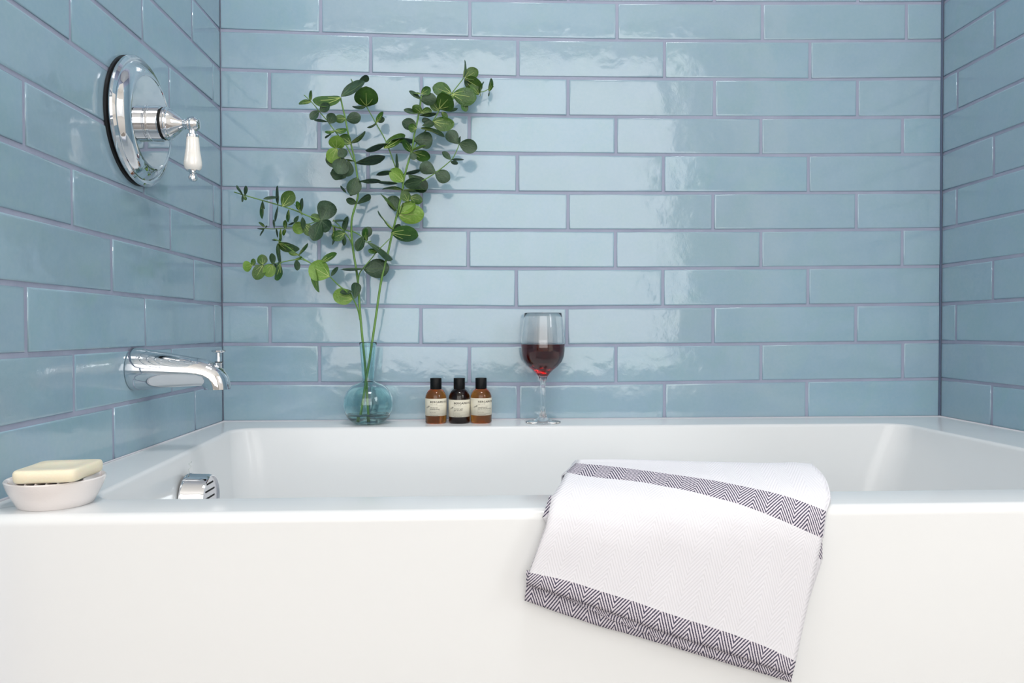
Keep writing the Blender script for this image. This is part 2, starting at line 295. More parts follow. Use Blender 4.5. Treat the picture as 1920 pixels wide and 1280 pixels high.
LEAVES = [["A",[0.2038,-0.0908,0.6327,0.5401,-0.1327,0.8311,-0.5825,0.6538,0.4829,0.019,0.0137],1],["A",[0.2038,-0.0908,0.6327,-0.9627,-0.1436,-0.2295,0.2652,-0.6704,-0.693,0.0222,0.016],1],["A",[0.2203,-0.0877,0.6145,0.6959,-0.0619,0.7155,-0.5023,0.6701,0.5465,0.0227,0.0164],0],["A",[0.2185,-0.0879,0.6153,-0.715,0.0521,-0.6972,0.6776,-0.1939,-0.7094,0.022,0.0159],0],["A",[0.2356,-0.0875,0.5933,-0.9768,-0.2084,0.0496,-0.2138,0.9328,-0.29,0.0246,0.0177],0],["A",[0.2375,-0.0875,0.5914,0.3727,-0.1765,0.911,-0.9088,-0.2679,0.3199,0.0203,0.0182],0],["A",[0.2488,-0.0859,0.5764,0.9055,0.0612,0.4199,-0.3614,0.6299,0.6875,0.0222,0.016],1],["A",[0.2488,-0.0859,0.5764,-0.9792,-0.1981,0.0448,0.1224,-0.7518,-0.6479,0.0181,0.013],1],["A",[0.243,-0.086,0.5724,-0.7677,0.0185,-0.6405,0.1074,0.9892,-0.1002,0.0153,0.011],0],["A",[0.2591,-0.077,0.6425,-0.983,-0.1438,-0.1146,0.1816,-0.6611,-0.728,0.0505,0.0364],1],["A",[0.2601,-0.0774,0.6453,0.8414,-0.0145,0.5402,-0.3957,0.6644,0.634,0.0513,0.0369],0],["B",[0.2864,-0.0394,0.6886,0.8651,-0.0273,0.5009,-0.2659,-0.8717,0.4117,0.0222,0.016],0],["B",[0.2743,-0.039,0.6876,-0.5324,-0.3439,0.7735,-0.3524,-0.7408,-0.5719,0.0067,0.0048],0],["A",[0.2668,-0.0723,0.6048,-0.9842,-0.1451,-0.1012,0.1449,-0.3333,-0.9316,0.0199,0.0144],1],["A",[0.2678,-0.0722,0.6029,0.9358,0.0676,0.3461,-0.2972,0.6794,0.6709,0.0279,0.0201],0],["A",[0.2766,-0.0675,0.5569,-0.7868,-0.2707,0.5546,-0.5955,0.097,-0.7975,0.0235,0.0197],1],["A",[0.2766,-0.0675,0.5569,0.786,-0.0202,0.6179,-0.2176,-0.9446,0.2459,0.0353,0.0254],1],["A",[0.2493,-0.0794,0.5439,0.2299,-0.7811,0.5806,-0.9724,-0.2089,0.1041,0.0298,0.0268],2],["A",[0.2503,-0.0795,0.5449,0.0354,-0.2131,-0.9764,0.9825,0.1863,-0.005,0.0286,0.0257],2],["A",[0.2569,-0.0785,0.5452,0.6146,-0.3861,-0.6879,0.7377,-0.0276,0.6745,0.0196,0.0176],0],["A",[0.2652,-0.0707,0.5255,-0.971,-0.1258,-0.2035,0.168,0.2468,-0.9544,0.0355,0.0272],0],["A",[0.2634,-0.0715,0.5272,-0.329,-0.1984,-0.9233,0.8955,0.2449,-0.3717,0.0326,0.0294],0],["A",[0.2727,-0.0688,0.523,0.0663,-0.2211,-0.973,0.9862,0.1628,0.0302,0.0299,0.0269],0],["A",[0.2838,-0.0646,0.5221,-0.9115,-0.2265,0.3433,-0.3727,0.8081,-0.4562,0.0197,0.0142],1],["A",[0.2838,-0.0646,0.5221,0.9624,0.1014,0.2521,0.0602,-0.9843,0.166,0.0565,0.0407],0],["A",[0.2655,-0.0626,0.4907,-0.9324,-0.222,0.2851,-0.3584,0.669,-0.6511,0.0293,0.0211],0],["A",[0.2882,-0.0625,0.4932,-0.5174,0.0908,-0.8509,0.8176,-0.2413,-0.5228,0.0363,0.0261],0],["A",[0.2637,-0.0633,0.5011,-0.9509,-0.1077,-0.29,0.2578,0.2421,-0.9354,0.0254,0.0213],0],["A",[0.2898,-0.0625,0.4816,0.9804,0.1271,0.1505,0.0704,-0.9396,0.3348,0.042,0.0302],0],["A",[0.2664,-0.0609,0.4619,-0.6049,-0.245,0.7577,-0.4509,0.8897,-0.0723,0.0164,0.0118],0],["A",[0.2728,-0.0599,0.4555,0.6656,-0.0198,0.746,-0.7353,0.1533,0.6602,0.01,0.0072],0],["A",[0.2856,-0.0582,0.4418,-0.9195,-0.2059,0.335,-0.3885,0.6064,-0.6938,0.0199,0.0143],0],["A",[0.2856,-0.0582,0.4418,0.8153,0.0341,0.5781,-0.1759,-0.9365,0.3033,0.0293,0.0211],0],["B",[0.3036,-0.0424,0.6377,0.1075,-0.8464,0.5216,-0.9899,-0.1401,-0.0234,0.0459,0.0413],1],["B",[0.3036,-0.0424,0.6377,-0.9631,-0.0655,-0.2611,0.2217,-0.7432,-0.6313,0.0261,0.0188],1],["B",[0.3036,-0.0424,0.6377,0.9517,0.0514,0.3028,-0.1928,0.8675,0.4586,0.0167,0.012],0],["B",[0.3235,-0.0425,0.6048,0.5524,-0.151,0.8198,-0.5284,0.6971,0.4845,0.0247,0.0177],1],["B",[0.3235,-0.0425,0.6048,-0.8967,0.0005,-0.4427,0.1751,0.9188,-0.3537,0.0195,0.014],1],["B",[0.3265,-0.0425,0.6068,0.8342,-0.0409,0.55,-0.5511,-0.0226,0.8341,0.0146,0.0105],0],["B",[0.347,-0.043,0.568,-0.955,-0.0408,-0.2936,0.0136,0.9834,-0.1808,0.0458,0.033],0],["B",[0.3387,-0.0439,0.5527,0.8474,-0.0216,0.5306,-0.3702,0.6922,0.6195,0.0476,0.0343],1],["B",[0.3511,-0.0427,0.5749,0.9768,0.0621,0.2048,-0.169,0.8108,0.5604,0.0468,0.0337],0],["B",[0.3681,-0.05,0.507,-0.0353,-0.2109,0.9769,-0.0989,-0.9719,-0.2134,0.0324,0.0233],0],["B",[0.3652,-0.0502,0.5046,-0.9653,-0.0508,-0.256,0.1844,-0.8271,-0.531,0.0386,0.0278],0],["B",[0.3799,-0.0645,0.4832,-0.8742,-0.1767,0.4523,-0.2769,-0.5838,-0.7632,0.0342,0.0246],2],["B",[0.3668,-0.0574,0.4832,-0.9734,-0.1407,0.1808,-0.2122,0.8514,-0.4797,0.0385,0.0277],0],["B",[0.3754,-0.0519,0.5018,0.9613,0.041,0.2724,-0.0327,-0.9649,0.2607,0.0372,0.0268],0],["B",[0.3874,-0.0645,0.4968,0.7224,0.2052,-0.6604,0.4974,0.5092,0.7023,0.0445,0.032],0],["B",[0.4175,-0.0802,0.4823,-0.9817,-0.0366,-0.1869,0.0927,0.7654,-0.6369,0.0333,0.024],0],["B",[0.4449,-0.0861,0.4977,-0.8043,-0.1661,0.5705,-0.5916,0.134,-0.795,0.032,0.024],0],["B",[0.4433,-0.086,0.4993,0.8198,0.1639,-0.5487,0.5699,-0.1386,0.81,0.0305,0.0241],0],["B",[0.379,-0.0645,0.4686,-0.9668,-0.1375,0.2155,-0.138,0.9904,0.0129,0.0387,0.0278],1],["B",[0.379,-0.0645,0.4686,0.965,0.1387,-0.2226,-0.0363,0.9112,0.4104,0.0422,0.0304],1],["B",[0.3887,-0.0629,0.4449,-0.451,-0.1924,0.8716,-0.8878,-0.0039,-0.4602,0.021,0.0178],1],["B",[0.3913,-0.0637,0.4531,0.9531,0.1358,-0.2704,0.2888,-0.1418,0.9468,0.0248,0.018],1],["B",[0.366,-0.0598,0.4237,-0.6707,-0.1862,0.718,-0.4068,0.9018,-0.1462,0.0453,0.0326],2],["B",[0.3618,-0.0598,0.4245,-0.0342,-0.16,0.9865,-0.9934,-0.1026,-0.0511,0.0296,0.023],0],["B",[0.3683,-0.0587,0.4131,-0.6844,-0.1796,0.7066,-0.4267,0.8845,-0.1884,0.0293,0.0211],0],["B",[0.3701,-0.0596,0.4213,0.8502,0.0079,0.5264,-0.4715,0.4561,0.7548,0.0352,0.0253],2],["B",[0.3692,-0.0592,0.418,0.9917,0.0917,0.0904,-0.1276,0.6065,0.7848,0.0469,0.0338],2],["B",[0.3571,-0.0559,0.3876,-0.5795,-0.1724,0.7966,-0.514,0.8358,-0.193,0.046,0.0331],1],["B",[0.3579,-0.0558,0.3868,0.7072,-0.0134,0.7069,-0.4792,-0.7443,0.4652,0.0177,0.0128],0],["B",[0.3528,-0.0552,0.3818,0.9923,0.12,-0.0295,0.1059,-0.7033,0.703,0.0509,0.0367],1],["B",[0.4162,-0.0785,0.6531,0.8113,-0.1185,0.5725,-0.5802,-0.2845,0.7632,0.0205,0.0147],1],["B",[0.416,-0.0774,0.6412,-0.8229,-0.2229,0.5226,-0.161,-0.7906,-0.5907,0.0272,0.0196],0],["B",[0.4162,-0.0785,0.6539,-0.9965,-0.0813,0.0175,0.0582,-0.8313,-0.5528,0.0147,0.0106],1],["B",[0.4136,-0.0776,0.6435,0.9965,0.0597,0.0577,-0.0818,0.5838,0.8077,0.0303,0.0218],0],["B",[0.4182,-0.0743,0.6159,-0.6773,-0.2503,0.6918,-0.7082,0.4764,-0.521,0.0223,0.0161],1],["B",[0.4157,-0.0746,0.6182,0.9831,0.0221,0.1817,-0.1679,-0.2868,0.9432,0.02,0.0148],1],["B",[0.4108,-0.0741,0.6151,-0.9744,-0.1303,0.1832,-0.024,-0.75,-0.661,0.0283,0.0204],0],["B",[0.4116,-0.074,0.6143,0.9912,0.0422,0.1254,0.0274,-0.9927,0.1175,0.0322,0.0232],0],["B",[0.4071,-0.071,0.592,-0.9804,-0.1222,0.1545,-0.0806,-0.4669,-0.8806,0.029,0.0209],0],["B",[0.4063,-0.0705,0.588,-0.8646,-0.5001,-0.0488,-0.0914,0.252,-0.9634,0.0173,0.0155],1],["B",[0.4154,-0.0711,0.5905,0.9333,0.1585,-0.3222,0.2578,-0.9205,0.2937,0.0462,0.0332],1],["B",[0.417,-0.0713,0.5921,0.8821,-0.0609,0.4672,-0.3824,0.4867,0.7854,0.0226,0.0162],0],["B",[0.3994,-0.0681,0.5672,0.9886,0.1116,-0.1012,0.1252,-0.2349,0.9639,0.0355,0.0303],0],["B",[0.3973,-0.0638,0.5426,-0.5635,-0.2377,0.7911,-0.5845,0.7915,-0.1785,0.0281,0.0203],1],["B",[0.3973,-0.0638,0.5426,0.8963,0.1757,-0.4072,0.3943,-0.7358,0.5505,0.0344,0.0248],1],["B",[0.3981,-0.0636,0.5451,0.9457,0.0048,0.3251,-0.1963,-0.7886,0.5827,0.0263,0.0189],2],["B",[0.3958,-0.0662,0.5412,0.1987,0.2429,-0.9495,0.9763,0.0363,0.2135,0.0147,0.0128],0],["B",[0.4385,-0.0582,0.6042,0.8892,0.1714,-0.4242,0.3577,0.3176,0.8782,0.0397,0.0286],1],["B",[0.4492,-0.0553,0.6276,-0.5627,-0.2597,0.7848,-0.8251,0.1182,-0.5524,0.023,0.0176],1],["B",[0.436,-0.0583,0.605,-0.8655,-0.1833,0.4662,-0.3138,-0.5269,-0.7899,0.0189,0.0136],0],["B",[0.4526,-0.0547,0.6315,0.2268,-0.2654,0.9371,-0.7233,-0.6902,-0.0204,0.0317,0.0228],1],["B",[0.4526,-0.0547,0.6315,0.9941,0.0737,-0.0791,-0.0029,0.7494,0.6621,0.0326,0.0235],1],["B",[0.4509,-0.0546,0.6328,0.5997,-0.6891,0.407,-0.7148,-0.2325,0.6596,0.0386,0.0347],1],["B",[0.4562,-0.055,0.6261,0.7088,0.229,-0.6672,0.6251,-0.6421,0.4437,0.0157,0.0113],1],["B",[0.475,-0.0496,0.6638,-0.7238,-0.2312,0.6502,-0.6,-0.2544,-0.7584,0.0376,0.0271],1],["B",[0.4758,-0.0494,0.6639,0.9489,0.1249,-0.2899,0.2826,0.0732,0.9565,0.0466,0.0336],1],["B",[0.4808,-0.0486,0.6634,0.2375,0.2991,-0.9242,0.7854,-0.6189,0.0016,0.0336,0.0242],1],["B",[0.4958,-0.0465,0.6491,0.4253,0.2729,-0.8629,0.8239,0.278,0.494,0.0194,0.014],1],["B",[0.4993,-0.0426,0.6966,-0.2425,-0.3133,0.9182,-0.2605,0.9327,0.2495,0.0335,0.0241],1],["B",[0.5009,-0.0425,0.6966,0.8772,0.1674,-0.4501,0.4484,-0.6208,0.6431,0.0373,0.0269],1],["B",[0.5009,-0.0425,0.6975,0.7998,-0.1783,0.5732,-0.6,-0.2651,0.7548,0.0297,0.0233],1],["B",[0.5001,-0.0428,0.694,0.4639,0.2889,-0.8375,0.7942,-0.5545,0.2487,0.0125,0.009],0],["B",[0.5312,-0.0365,0.6678,-0.7116,-0.2105,0.6703,-0.6064,-0.2976,-0.7373,0.0238,0.0171],1],["B",[0.5312,-0.0365,0.6644,0.3396,-0.282,0.8973,-0.5283,0.7321,0.43,0.0301,0.0217],1],["B",[0.5517,-0.0333,0.6742,-0.0865,-0.3019,0.9494,-0.5397,0.8152,0.21,0.0243,0.0175],1],["B",[0.5517,-0.0332,0.6759,0.7205,-0.2214,0.6572,-0.2867,0.7678,0.573,0.0118,0.0085],1],["B",[0.5517,-0.0333,0.6742,0.191,0.296,-0.9359,0.4261,-0.8839,-0.1926,0.009,0.0065],0],["B",[0.49,-0.0885,0.5539,-0.7666,-0.1744,0.6179,-0.5976,-0.158,-0.786,0.0317,0.0228],0],["B",[0.4908,-0.0885,0.5539,0.9315,0.1105,-0.3466,0.2077,0.6207,0.756,0.0341,0.0246],0],["B",[0.4925,-0.0885,0.5539,0.0692,-0.2399,0.9683,-0.3802,0.891,0.2479,0.0135,0.0097],0],["B",[0.4742,-0.0885,0.5219,-0.7389,-0.1755,0.6506,-0.4288,-0.6222,-0.655,0.021,0.0151],0],["B",[0.4753,-0.0885,0.5219,0.9987,0.0425,-0.0272,0.0504,-0.8549,0.5164,0.023,0.0166],0],["B",[0.4742,-0.0885,0.5188,0.6399,0.1916,-0.7442,0.5515,-0.7889,0.2711,0.0145,0.0104],0],["A",[0.077,-0.1025,0.4485,-0.3274,-0.2644,0.9072,-0.5687,0.8218,0.0343,0.0209,0.015],0],["A",[0.0786,-0.1025,0.4469,0.0162,-0.1707,0.9852,-0.764,0.6335,0.1223,0.0181,0.013],0],["A",[0.0754,-0.1025,0.4493,-0.1046,0.1445,-0.984,0.5578,-0.8106,-0.1783,0.0151,0.0108],0],["A",[0.0778,-0.1025,0.4469,0.3277,0.2634,-0.9073,0.7929,0.4455,0.4157,0.0084,0.006],1],["A",[0.1126,-0.097,0.4409,0.7804,0.1157,0.6145,-0.4039,0.8435,0.3541,0.0246,0.0177],0],["A",[0.1118,-0.0971,0.44,-0.6416,-0.0508,-0.7653,-0.0215,0.9986,-0.0482,0.0171,0.0123],0],["A",[0.1125,-0.0969,0.4385,-0.3177,0.072,-0.9454,0.5358,-0.809,-0.2416,0.0328,0.0236],1],["A",[0.1407,-0.0924,0.4314,0.3082,-0.0763,0.9482,-0.4631,0.8587,0.2196,0.034,0.0245],0],["A",[0.1407,-0.0923,0.4298,-0.1945,0.1097,-0.9747,0.3769,-0.9091,-0.1775,0.0301,0.0217],0],["A",[0.1475,-0.0911,0.4284,0.5564,0.0081,0.8309,-0.7301,-0.4727,0.4935,0.0333,0.024],1],["A",[0.1605,-0.0887,0.424,-0.0433,0.1483,-0.988,0.5823,-0.7998,-0.1456,0.024,0.0173],1],["A",[0.1783,-0.0857,0.423,-0.4959,-0.2511,0.8313,-0.4819,-0.7168,-0.5039,0.0158,0.0114],1],["A",[0.1836,-0.0846,0.4199,-0.1052,-0.1791,0.9782,-0.6592,0.749,0.0662,0.0242,0.0174],0],["A",[0.185,-0.0839,0.4127,-0.6041,-0.2563,0.7546,-0.1067,-0.9124,-0.3953,0.0265,0.0191],2],["A",[0.1861,-0.0717,0.3957,-0.7791,-0.0927,-0.62,0.586,0.2435,-0.7728,0.0245,0.0212],2],["A",[0.1845,-0.0716,0.3974,0.4264,0.2227,-0.8767,0.9042,-0.1312,0.4065,0.0253,0.0182],1],["A",[0.1834,-0.0839,0.4094,0.0317,0.1562,-0.9872,0.3631,0.9184,0.157,0.0217,0.0156],0],["A",[0.178,-0.085,0.4117,-0.5296,0.0031,-0.8483,0.6662,-0.6176,-0.4181,0.0154,0.0111],0],["A",[0.2193,-0.0744,0.4021,0.4047,-0.0477,0.9132,-0.8918,-0.2414,0.3826,0.0396,0.0337],0],["A",[0.2186,-0.0748,0.4036,0.6212,-0.4695,-0.6274,0.7291,0.053,0.6823,0.0263,0.0237],0],["A",[0.2186,-0.075,0.4053,-0.8059,-0.2476,0.5378,-0.5789,0.1387,-0.8035,0.0198,0.0143],1],["A",[0.2186,-0.0747,0.4028,-0.3741,0.0562,-0.9257,0.8944,-0.242,-0.3761,0.0387,0.0279],0],["A",[0.2366,-0.0625,0.4336,0.9345,-0.155,0.3206,-0.3488,-0.2183,0.9114,0.0073,0.0065],0],["A",[0.2382,-0.0626,0.4039,0.982,0.1862,0.032,-0.1865,0.9283,0.3215,0.0242,0.0174],0],["A",[0.2415,-0.0632,0.3939,-0.1175,0.1137,-0.9865,0.3631,0.9295,0.0639,0.0363,0.0262],1],["A",[0.2611,-0.0631,0.3824,0.2908,-0.0724,0.954,-0.5861,0.7747,0.2375,0.0301,0.0217],0],["A",[0.2627,-0.0629,0.3808,-0.897,-0.104,-0.4296,0.427,-0.4551,-0.7814,0.0261,0.0188],1],["A",[0.261,-0.0627,0.3758,-0.5042,0.0186,-0.8634,0.7141,-0.5532,-0.4289,0.0182,0.0131],0],["A",[0.2967,-0.059,0.3731,0.6693,0.0116,0.7429,-0.7337,0.1683,0.6583,0.0247,0.0178],0],["A",[0.3,-0.0592,0.3748,-0.4226,0.0487,-0.905,0.7812,-0.4867,-0.3909,0.0301,0.0217],0],["A",[0.3048,-0.0637,0.3651,-0.012,-0.1199,0.9927,-0.6886,0.7209,0.0788,0.0239,0.0172],1],["A",[0.3106,-0.0663,0.366,0.8113,0.1851,-0.5546,-0.0002,0.9487,0.3163,0.0549,0.0395],0],["A",[0.3306,-0.0688,0.3443,-0.6717,-0.1655,0.7221,-0.3938,-0.7459,-0.5372,0.0201,0.0144],1],["B",[0.3433,-0.0525,0.331,-0.7206,-0.1533,0.6762,-0.103,-0.9408,-0.323,0.0157,0.0113],0],["A",[0.3044,-0.0597,0.3119,-0.7982,-0.1676,0.5786,0.0029,-0.9616,-0.2746,0.047,0.0338],0],["A",[0.2992,-0.058,0.3087,0.9808,0.139,0.1371,-0.124,-0.0988,0.9873,0.0471,0.0345],0],["A",[0.2774,-0.0627,0.2502,-0.9822,-0.1686,0.0824,-0.0882,0.027,-0.9957,0.037,0.0284],2],["A",[0.2798,-0.0622,0.2502,0.4001,0.0281,0.916,-0.6912,-0.647,0.3218,0.0309,0.0222],0],["A",[0.2782,-0.0671,0.2632,-0.9855,-0.1633,-0.0454,0.1548,-0.7579,-0.6338,0.0227,0.0163],0],["A",[0.2372,-0.0873,0.2923,-0.9241,0.2221,0.3109,-0.3179,0.0047,-0.9481,0.0412,0.0371],2],["A",[0.2061,-0.0847,0.3096,-0.616,-0.0698,-0.7847,0.5959,-0.6928,-0.4061,0.0451,0.0324],2],["A",[0.2203,-0.0866,0.3192,0.842,0.1296,0.5237,-0.4266,0.7541,0.4993,0.0336,0.0242],1],["A",[0.2403,-0.0867,0.2932,0.6123,0.0634,0.7881,-0.5418,0.7595,0.3599,0.0208,0.015],0],["A",[0.1742,-0.0796,0.3351,0.6102,0.0675,0.7894,-0.2147,-0.945,0.2467,0.0289,0.0208],1],["A",[0.1742,-0.0796,0.3351,-0.9469,-0.2476,0.205,0.0447,-0.7329,-0.6788,0.0168,0.0121],1],["A",[0.1697,-0.0872,0.3246,-0.5249,-0.2053,0.826,-0.6891,0.6721,-0.2709,0.015,0.0108],1],["A",[0.1724,-0.0866,0.3256,0.0199,0.0983,-0.995,0.59,0.8023,0.0911,0.0194,0.014],0],["A",[0.1346,-0.0741,0.3582,0.4509,0.2194,-0.8652,0.6006,-0.7917,0.1122,0.0397,0.0286],1],["A",[0.144,-0.0887,0.3195,0.2782,0.1581,-0.9474,0.6282,-0.7761,0.055,0.0385,0.0277],1],["A",[0.1346,-0.0741,0.3591,0.1081,0.1426,-0.9839,-0.0998,0.9862,0.132,0.0383,0.0276],0],["A",[0.1346,-0.0741,0.3582,0.131,-0.0789,0.9882,-0.6169,0.7738,0.1436,0.0187,0.0135],1],["A",[0.1325,-0.0736,0.3641,-0.9185,-0.2786,0.2807,-0.3301,0.931,-0.1559,0.0093,0.0067],0],["A",[0.1262,-0.0675,0.3882,0.0396,-0.1229,0.9916,-0.3037,-0.9469,-0.1052,0.0176,0.0127],0],["A",[0.1281,-0.0675,0.3901,0.1148,0.1642,-0.9797,0.0868,0.9808,0.1745,0.0177,0.0127],0],["A",[0.1477,-0.0679,0.3882,0.0379,-0.124,0.9916,-0.802,0.5881,0.1042,0.0161,0.0116],1],["A",[0.1468,-0.0678,0.3882,-0.2869,0.0554,-0.9564,0.7831,-0.5614,-0.2674,0.0128,0.0092],1],["A",[0.1389,-0.0675,0.3892,-0.2348,0.0699,-0.9695,0.0373,0.9973,0.0629,0.0232,0.0167],1],["A",[0.1518,-0.0682,0.3961,0.8784,0.1591,0.4507,0.0745,-0.977,0.1998,0.0128,0.0092],0],["A",[0.1067,-0.0675,0.392,-0.723,-0.2908,0.6266,-0.075,-0.8687,-0.4897,0.0132,0.0095],1],["A",[0.1067,-0.0675,0.3881,-0.9573,-0.2806,0.07,-0.2861,0.954,-0.0892,0.0131,0.0095],0],["A",[0.1067,-0.0675,0.3881,-0.5016,-0.0256,-0.8647,-0.0581,0.9983,0.0042,0.0155,0.0111],0],["A",[0.1077,-0.0675,0.39,0.6807,0.0935,0.7265,-0.684,0.436,0.5848,0.0055,0.004],0],["A",[0.0903,-0.0925,0.3142,-0.5518,-0.8062,-0.2132,0.1763,0.1371,-0.9747,0.0205,0.0185],2],["A",[0.0903,-0.0925,0.3142,0.1726,-0.0336,0.9844,-0.776,-0.6202,0.1149,0.0123,0.0088],1],["A",[0.1094,-0.0905,0.3154,-0.5153,-0.0728,-0.8539,0.8371,-0.2565,-0.4832,0.0298,0.0215],1],["A",[0.1094,-0.0905,0.3154,0.1822,-0.0336,0.9827,-0.9443,-0.2843,0.1654,0.0202,0.0175],1],["A",[0.1273,-0.0895,0.3165,-0.4074,-0.0311,-0.9127,0.8746,0.2743,-0.3998,0.0246,0.0209],2],["A",[0.1278,-0.0895,0.3155,-0.0791,-0.1081,0.991,-0.4929,-0.8599,-0.1331,0.0209,0.015],0],["A",[0.1307,-0.0893,0.3194,0.5932,0.2302,-0.7715,0.7043,-0.6125,0.3589,0.0116,0.0084],0]]
LINES = {11:[[0.0032,0.8833],[0.2032,0.8772],[0.6664,0.873],[1.1882,0.8796],[1.5194,0.8866]],10:[[0.0026,0.804],[0.2028,0.8001],[0.6663,0.7941],[1.1885,0.7997],[1.52,0.8066]],9:[[0.002,0.7235],[0.2024,0.7197],[0.6662,0.715],[1.1889,0.7182],[1.5206,0.7254]],8:[[0.0014,0.6428],[0.2019,0.6397],[0.6662,0.635],[1.1892,0.6379],[1.5212,0.6434]],7:[[0.0008,0.562],[0.2015,0.5595],[0.6661,0.556],[1.1895,0.5584],[1.5218,0.5636]],6:[[0.0002,0.4811],[0.2011,0.4792],[0.666,0.4752],[1.1899,0.4785],[1.5224,0.4826]],5:[[-0.0004,0.4012],[0.2006,0.3981],[0.6659,0.3965],[1.1902,0.3988],[1.523,0.4036]],4:[[-0.001,0.3228],[0.2002,0.32],[0.6659,0.316],[1.1905,0.3193],[1.5235,0.3235]],3:[[-0.0016,0.2417],[0.1997,0.2393],[0.6658,0.2342],[1.1909,0.2392],[1.5241,0.242]],2:[[-0.0022,0.1596],[0.1993,0.1584],[0.6657,0.1546],[1.1912,0.1578],[1.5247,0.1613]],1:[[-0.0028,0.0786],[0.1989,0.0782],[0.6656,0.073],[1.1915,0.0782],[1.5253,0.0811]]}
JOINTS = {10:[0.2041,0.5116,0.8202,1.1308,1.4435],9:[0.3064,0.6115,0.921,1.2337],8:[0.0989,0.4105,0.7167,1.0282,1.3373],7:[0.1995,0.5099,0.8181,1.1283,1.4369],6:[0.2998,0.6101,0.9191,1.2313],5:[0.1006,0.4097,0.7166,1.0254,1.3363],4:[0.1982,0.5071,0.8171,1.1291,1.4374],3:[0.2987,0.6075,0.9183,1.2313],2:[0.0969,0.4078,0.7142,1.0261,1.3365],1:[0.198,0.5088,0.8183,1.13,1.4402],0:[0.2999,0.6116,0.9221,1.2301]}
